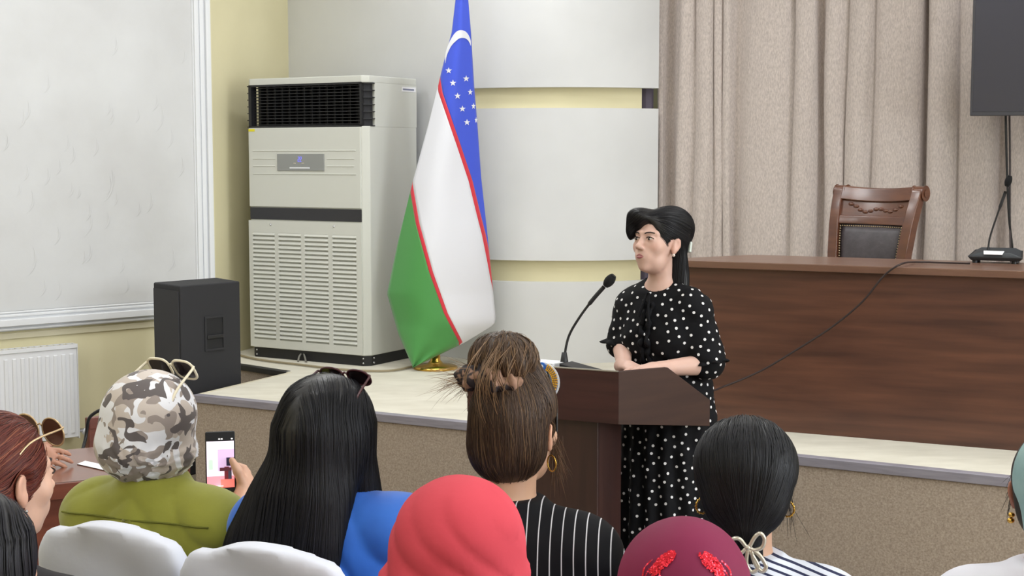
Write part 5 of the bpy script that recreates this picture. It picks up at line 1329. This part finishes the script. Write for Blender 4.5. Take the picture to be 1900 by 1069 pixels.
# ------------------------------------------------------------------ woman with black hair gathered low
p = seated('person', 'woman with black hair gathered in a low clip and a striped shirt', W(1383, 880, 2.80), 10, -1, 0, 0, skin=(200, 158, 134), h=.0055, shdrop=.232)
finish_body(p)
M_navy = stripe_mat('navy_stripe', (216, 220, 232), (44, 48, 78), (.35, .2, .93), .0125, .36)
ns = top_cloth(p, 'shirt', M_navy, .014, .092, h=.0075, folds=.002)
trousers(p, M_trous); sz = p['sz']
ruf = sub(cone((0, -.010, sz+.015), (0, .004, sz+.062), .076, .064), cone((0, -.03, sz-.02), (0, .02, sz+.14), .056), .004)
sdf_obj('collar', ruf, (-.10, -.10, sz-.07), (.10, .10, sz+.12), .0055, stripe_mat('navy_stripe_collar', (216, 220, 232), (44, 48, 78), (1, -.3, .2), .0125, .4), ns)
cap = hair_cap(.099, .112, .100, c=(0, -.022, .018)); cap = union([cap, (ell((0, -.080, -.045), (.064, .045, .055)), .04), (cone((0, -.098, -.09), (.012, -.092, -.19), .030, .022), .02), (cone((.012, -.092, -.19), (.02, -.10, -.28), .022, .012), .02)])
hb_ = put_hair(p, sdf_obj('hair', cap, (-.13, -.18, -.3), (.13, .12, .15), .0058, M_blackhair, p['root']))
cap = gridded(cap, (-.13, -.18, -.34), (.13, .12, .15))
N = 2200; roots = surf_roots(cap, N, A3(-.12, -.15, -.10), A3(.12, .11, .14), lambda q: (q[:, 2] > -.08), 15)
def flow_low(q, t):
    tg = A3(0, -.115, -.105)-q; d = np.linalg.norm(tg, axis=1, keepdims=True); v = tg/(d+1e-6); return np.where((d < .03) | (q[:, 2:3] < -.1), A3(.08, 0, -1.), v+A3(0, -.25, .0)*(q[:, 1:2] > -.06))
strands('strands', cap, roots, flow_low, 22, .0125, np.random.RandomState(5).rand(N)*.003, .0009, M_hairc, hb_, hcol(N, (22, 22, 26), .4, 9), jitter=.05)
rng = np.random.RandomState(31); N = 34; root_ = np.stack([.080+.01*rng.rand(N), .0+.04*rng.rand(N), -.02-.05*rng.rand(N)], 1); dirs = np.tile(A3(.12, .1, -1), (N, 1))+rng.randn(N, 3)*.2
X = root_[:, None]+dirs[:, None]*(.03+.05*rng.rand(N))[:, None, None]*t
ribbon('loose_ends', X, np.tile(A3(.3, -1, 0), (N, 8, 1)), .0003, M_hairc, hb_, hcol(N, (30, 28, 30), .25, 8), rng)
# jewelled bow clip
M_clip = mat('clip_pearl', (206, 200, 186), .25, metal=.6)
cbx = [[(-.002, 0, .0), (-.016, 0, .016), (-.030, 0, .014), (-.034, 0, .0), (-.028, 0, -.012), (-.014, 0, -.012)], [(.002, 0, .0), (.012, 0, .020), (.022, 0, .028), (.030, 0, .018), (.026, 0, .002), (.012, 0, -.004)], [(0, 0, -.002), (.010, 0, -.016), (.020, 0, -.036), (.008, 0, -.046), (-.002, 0, -.030)], [(.006, 0, -.002), (.022, 0, -.014), (.034, 0, -.034), (.026, 0, -.044), (.012, 0, -.026)]]
hc_ = MB().ball((0, 0, 0), .006, 10, 8).build('hair_clip', M_clip, hb_, True); hc_.location = (.006, -.142, -.108)
for lp_ in cbx: MB().tube(spline(lp_+[lp_[0]], 5)[:-1], .0042, 6, closed=True).build('clip_loop', M_clip, hc_, True)
for s in (-1, 1):
    ec = p['hc']+p['hR'] @ A3(s*.081, -.006, -.050)
    R_ = rotz(math.radians(60)*s); V = [tuple(ec+A3(0, 0, -.014)+R_ @ A3(0, (.0155+.0012*math.sin(k*2.6))*math.cos(2*PI*k/40), (.0155+.0012*math.sin(k*2.6))*math.sin(2*PI*k/40))) for k in range(40)]
    MB().tube(V, [.0020+.0006*math.sin(k*2.6) for k in range(40)], 6, closed=True).build('earring', M_gold, p['root'], True)
cover_chair(tuple(p['root'].location), p['root'].rotation_euler.z, 'white covered chair under the woman in the striped shirt')
# ------------------------------------------------------------------ auburn-haired woman at the left edge
p = seated('person', 'auburn-haired woman at the left edge with sunglasses on her hair', W(-1, 890, 2.55), 16, 19, 0, 0, skin=(214, 172, 150), h=.0048, lips=(170, 100, 100), wide=1.0)
finish_body(p); face_parts(p)
top_cloth(p, 'blouse', mat('black_blouse', (26, 25, 30), .8), .012, .092); trousers(p, M_trous)
cap = hair_cap(.084, .104, .094); cap = union([cap, (ell((0, -.06, -.03), (.070, .06, .065)), .03), (ell((0, -.115, -.02), (.04, .035, .04)), .02)])
M_red = hairbase('auburn_hair', (74, 34, 28), .42)
hb_ = put_hair(p, sdf_obj('hair', cap, (-.13, -.18, -.14), (.13, .12, .15), .0052, M_red, p['root']))
cap = gridded(cap, (-.13, -.18, -.16), (.13, .12, .15))
N = 2200; roots = surf_roots(cap, N, A3(-.12, -.10, -.10), A3(.12, .11, .14), lambda q: (q[:, 1] > -.06), 25)
def flow_back(q, t):
    tg = A3(0, -.125, -.02)-q; return tg/(np.linalg.norm(tg, axis=1, keepdims=True)+1e-6)
strands('strands', cap, roots, flow_back, 18, .0115, np.random.RandomState(6).rand(N)*.003, .0009, M_hairc, hb_, hcol(N, (88, 40, 32), .28, 10, (122, 70, 52), .14), jitter=.06)
glasses(None, 'gold-armed aviator sunglasses on the auburn-haired woman', wpt(p, (0, .090, .076)), wrot(p) @ rotx(math.radians(10)), mat('frame_gold', (196, 168, 130), .3, metal=.6), mat('brown_lens', (96, 62, 48), .15), .031, .026, .0018, .14, 2.1, tcurve=.035, spread=.012)
e_c = p['hc']+p['hR'] @ A3(.079, -.004, -.046)
MB().ball(tuple(e_c), .0035, 8, 6).build('earring', M_chrome, p['root'], True)
cover_chair(tuple(p['root'].location), p['root'].rotation_euler.z, 'white covered chair under the auburn-haired woman')
# ------------------------------------------------------------------ black-haired woman in the lower left corner
p = seated('person', 'black-haired woman cut off by the lower left corner', W(-42, 1055, 2.15), 12, 0, 0, 0, h=.007)
finish_body(p); top_cloth(p, 'blouse', MATS['black_blouse'], .012, .092); trousers(p, M_trous)
lh = sweep([(-.35, 0, -.11, .11, .035), (-.2, 0, -.09, .105, .05), (-.08, 0, -.06, .098, .075), (0, 0, -.03, .09, .09), (.05, 0, -.03, .08, .09)], -.35, .05)
hair = union([ell((0, -.020, .030), (.084, .106, .095)), (lh, .03)], .03); hair = sub(hair, ell((0, .115, -.05), (.074, .075, .13)), .012)
hb_ = put_hair(p, sdf_obj('hair', hair, (-.16, -.2, -.37), (.16, .13, .15), .0075, M_blackhair, p['root']))
hair = gridded(hair, (-.16, -.2, -.45), (.16, .13, .15), .006)
N = 900; roots = surf_roots(hair, N, A3(-.12, -.15, -.05), A3(.12, .10, .14), lambda q: (q[:, 2] > -.04), 35)
strands('strands', hair, roots, flow_long, 24, .0185, np.random.RandomState(2).rand(N)*.004, .0011, M_hairc, hb_, hcol(N, (34, 33, 38), .35, 3), jitter=.03)
cover_chair(tuple(p['root'].location), p['root'].rotation_euler.z, 'white covered chair under the corner woman')
# ------------------------------------------------------------------ woman at the right edge with a teal scarf
p = seated('person', 'woman at the right edge with a pale teal scarf and white shirt', W(1962, 912, 2.72), 22, 0, 0, 0, skin=(160, 112, 92), h=.0055, shdrop=.215, wide=.92)
finish_body(p); top_cloth(p, 'shirt', mat('white_shirt', (224, 224, 234), .75, bump=.25, bscale=10, bdist=.008), .014, .092, folds=.002); trousers(p, M_trous)
cap = hair_cap(.084, .104, .094)
hb_ = put_hair(p, sdf_obj('hair', cap, (-.13, -.16, -.14), (.13, .12, .15), .006, M_blackhair, p['root']))
rng = np.random.RandomState(41); N = 50; root_ = np.stack([-.080-.004*rng.rand(N), .0+.05*rng.rand(N), .03-.05*rng.rand(N)], 1); dirs = np.tile(A3(-.12, .05, -1), (N, 1))+rng.randn(N, 3)*.25
X = root_[:, None]+dirs[:, None]*(.02+.035*rng.rand(N))[:, None, None]*t
ribbon('loose_ends', X, np.tile(A3(-.5, -1, 0), (N, 8, 1)), .0004, M_hairc, hb_, hcol(N, (30, 28, 30), .25, 8), rng)
sc2 = union([ell((0, -.030, .034), (.082, .108, .100)), (ell((0, -.08, -.05), (.055, .05, .075)), .03)], .03); sc2 = inter(sc2, halfsp((0, .0, 0), (-.5, 1, .1)), .01); sc2 = inter(sc2, halfsp((0, .0, 0), (.5, 1, .1)), .01)
M_teal = mat('teal_scarf', (150, 182, 182), .7, (132, 166, 168), 14, 3, bump=.2, bscale=20)
put_hair(p, sdf_obj('headscarf', sc2, (-.13, -.18, -.16), (.13, .12, .16), .006, M_teal, p['root']))
e_c = p['hc']+p['hR'] @ A3(-.081, -.004, -.052)
MB().ball(tuple(e_c), .0065, 10, 8, (1, 1, .8)).ball(tuple(e_c+A3(-.001, 0, -.011)), .0072, 10, 8, (1, 1, .8)).build('earring', M_gold, p['root'], True)
cover_chair(tuple(p['root'].location), p['root'].rotation_euler.z, 'white covered chair under the woman with the teal scarf')
# ------------------------------------------------------------------ person at the side desk, only a hand in view
hp = W(118, 848, 4.62); rt = W(-165, 640, 4.72)
p = seated('person', 'person at the side desk with one hand resting on it', (rt.x, rt.y+.0, 1.19), 100, 0, 0, 0, skin=(176, 128, 106), h=.0055)
hdp = tol(p, W(86, 862, 4.62)); hdp[2] = .775; el = tol(p, W(-60, 870, 4.64)); el[2] = .83
sz = p['sz']; p['arm'] = []; p['arms_cloth'] = []
sh = A3(.168, 0, sz-.022); wr = hdp+A3(0, -.06, .018)
for s, e_, w_ in ((-1, A3(-.21, .06, sz-.27), A3(-.10, .26, .79)), (1, el, wr)):
    sh = A3(s*.168, 0, sz-.022); p['arm'] += [(cone(sh, e_, .05, .042), .03), (cone(e_, w_, .042, .029), .015)]; p['arms_cloth'] += [(cone(sh, e_, .064, .054), .03), (cone(e_, e_+(w_-e_)*.8, .054, .042), .02)]
hds = [(hand_sdf((-.10, .26, .79), (.3, .6, -.1), (0, 0, 1), 1, .3), .01), (hand_sdf(wr, hdp+A3(.0, .1, .0)-wr, (.75, 0, .6), -1, .42, .92), .01)]
p['hi'] = (.5, .75, p['hc'][2]+.14)
finish_body(p, hds); top_cloth(p, 'shirt', mat('grey_shirt', (96, 100, 112), .8), .013, .092, hi=(.5, .7, p['hc'][2])); trousers(p, M_trous)
cap = hair_cap(.083, .103, .092); put_hair(p, sdf_obj('hair', cap, (-.13, -.16, -.14), (.13, .12, .15), .008, M_blackhair, p['root']))
cover_chair(tuple(p['root'].location), p['root'].rotation_euler.z, 'white covered chair at the side desk')
# ------------------------------------------------------------------ the two chairs in view
for px, py, lab in ((205, 985, 'white covered chair behind the woman in olive'), (486, 1026, 'white covered chair behind the woman in blue')):
    sc = (py-290)/.732; d = F/sc; w_ = W(px, py, d); a = math.radians(20 if px < 300 else 16)
    cover_chair((w_.x+math.sin(a)*.27, w_.y+math.cos(a)*.27, 0), -a, lab, 1.035)
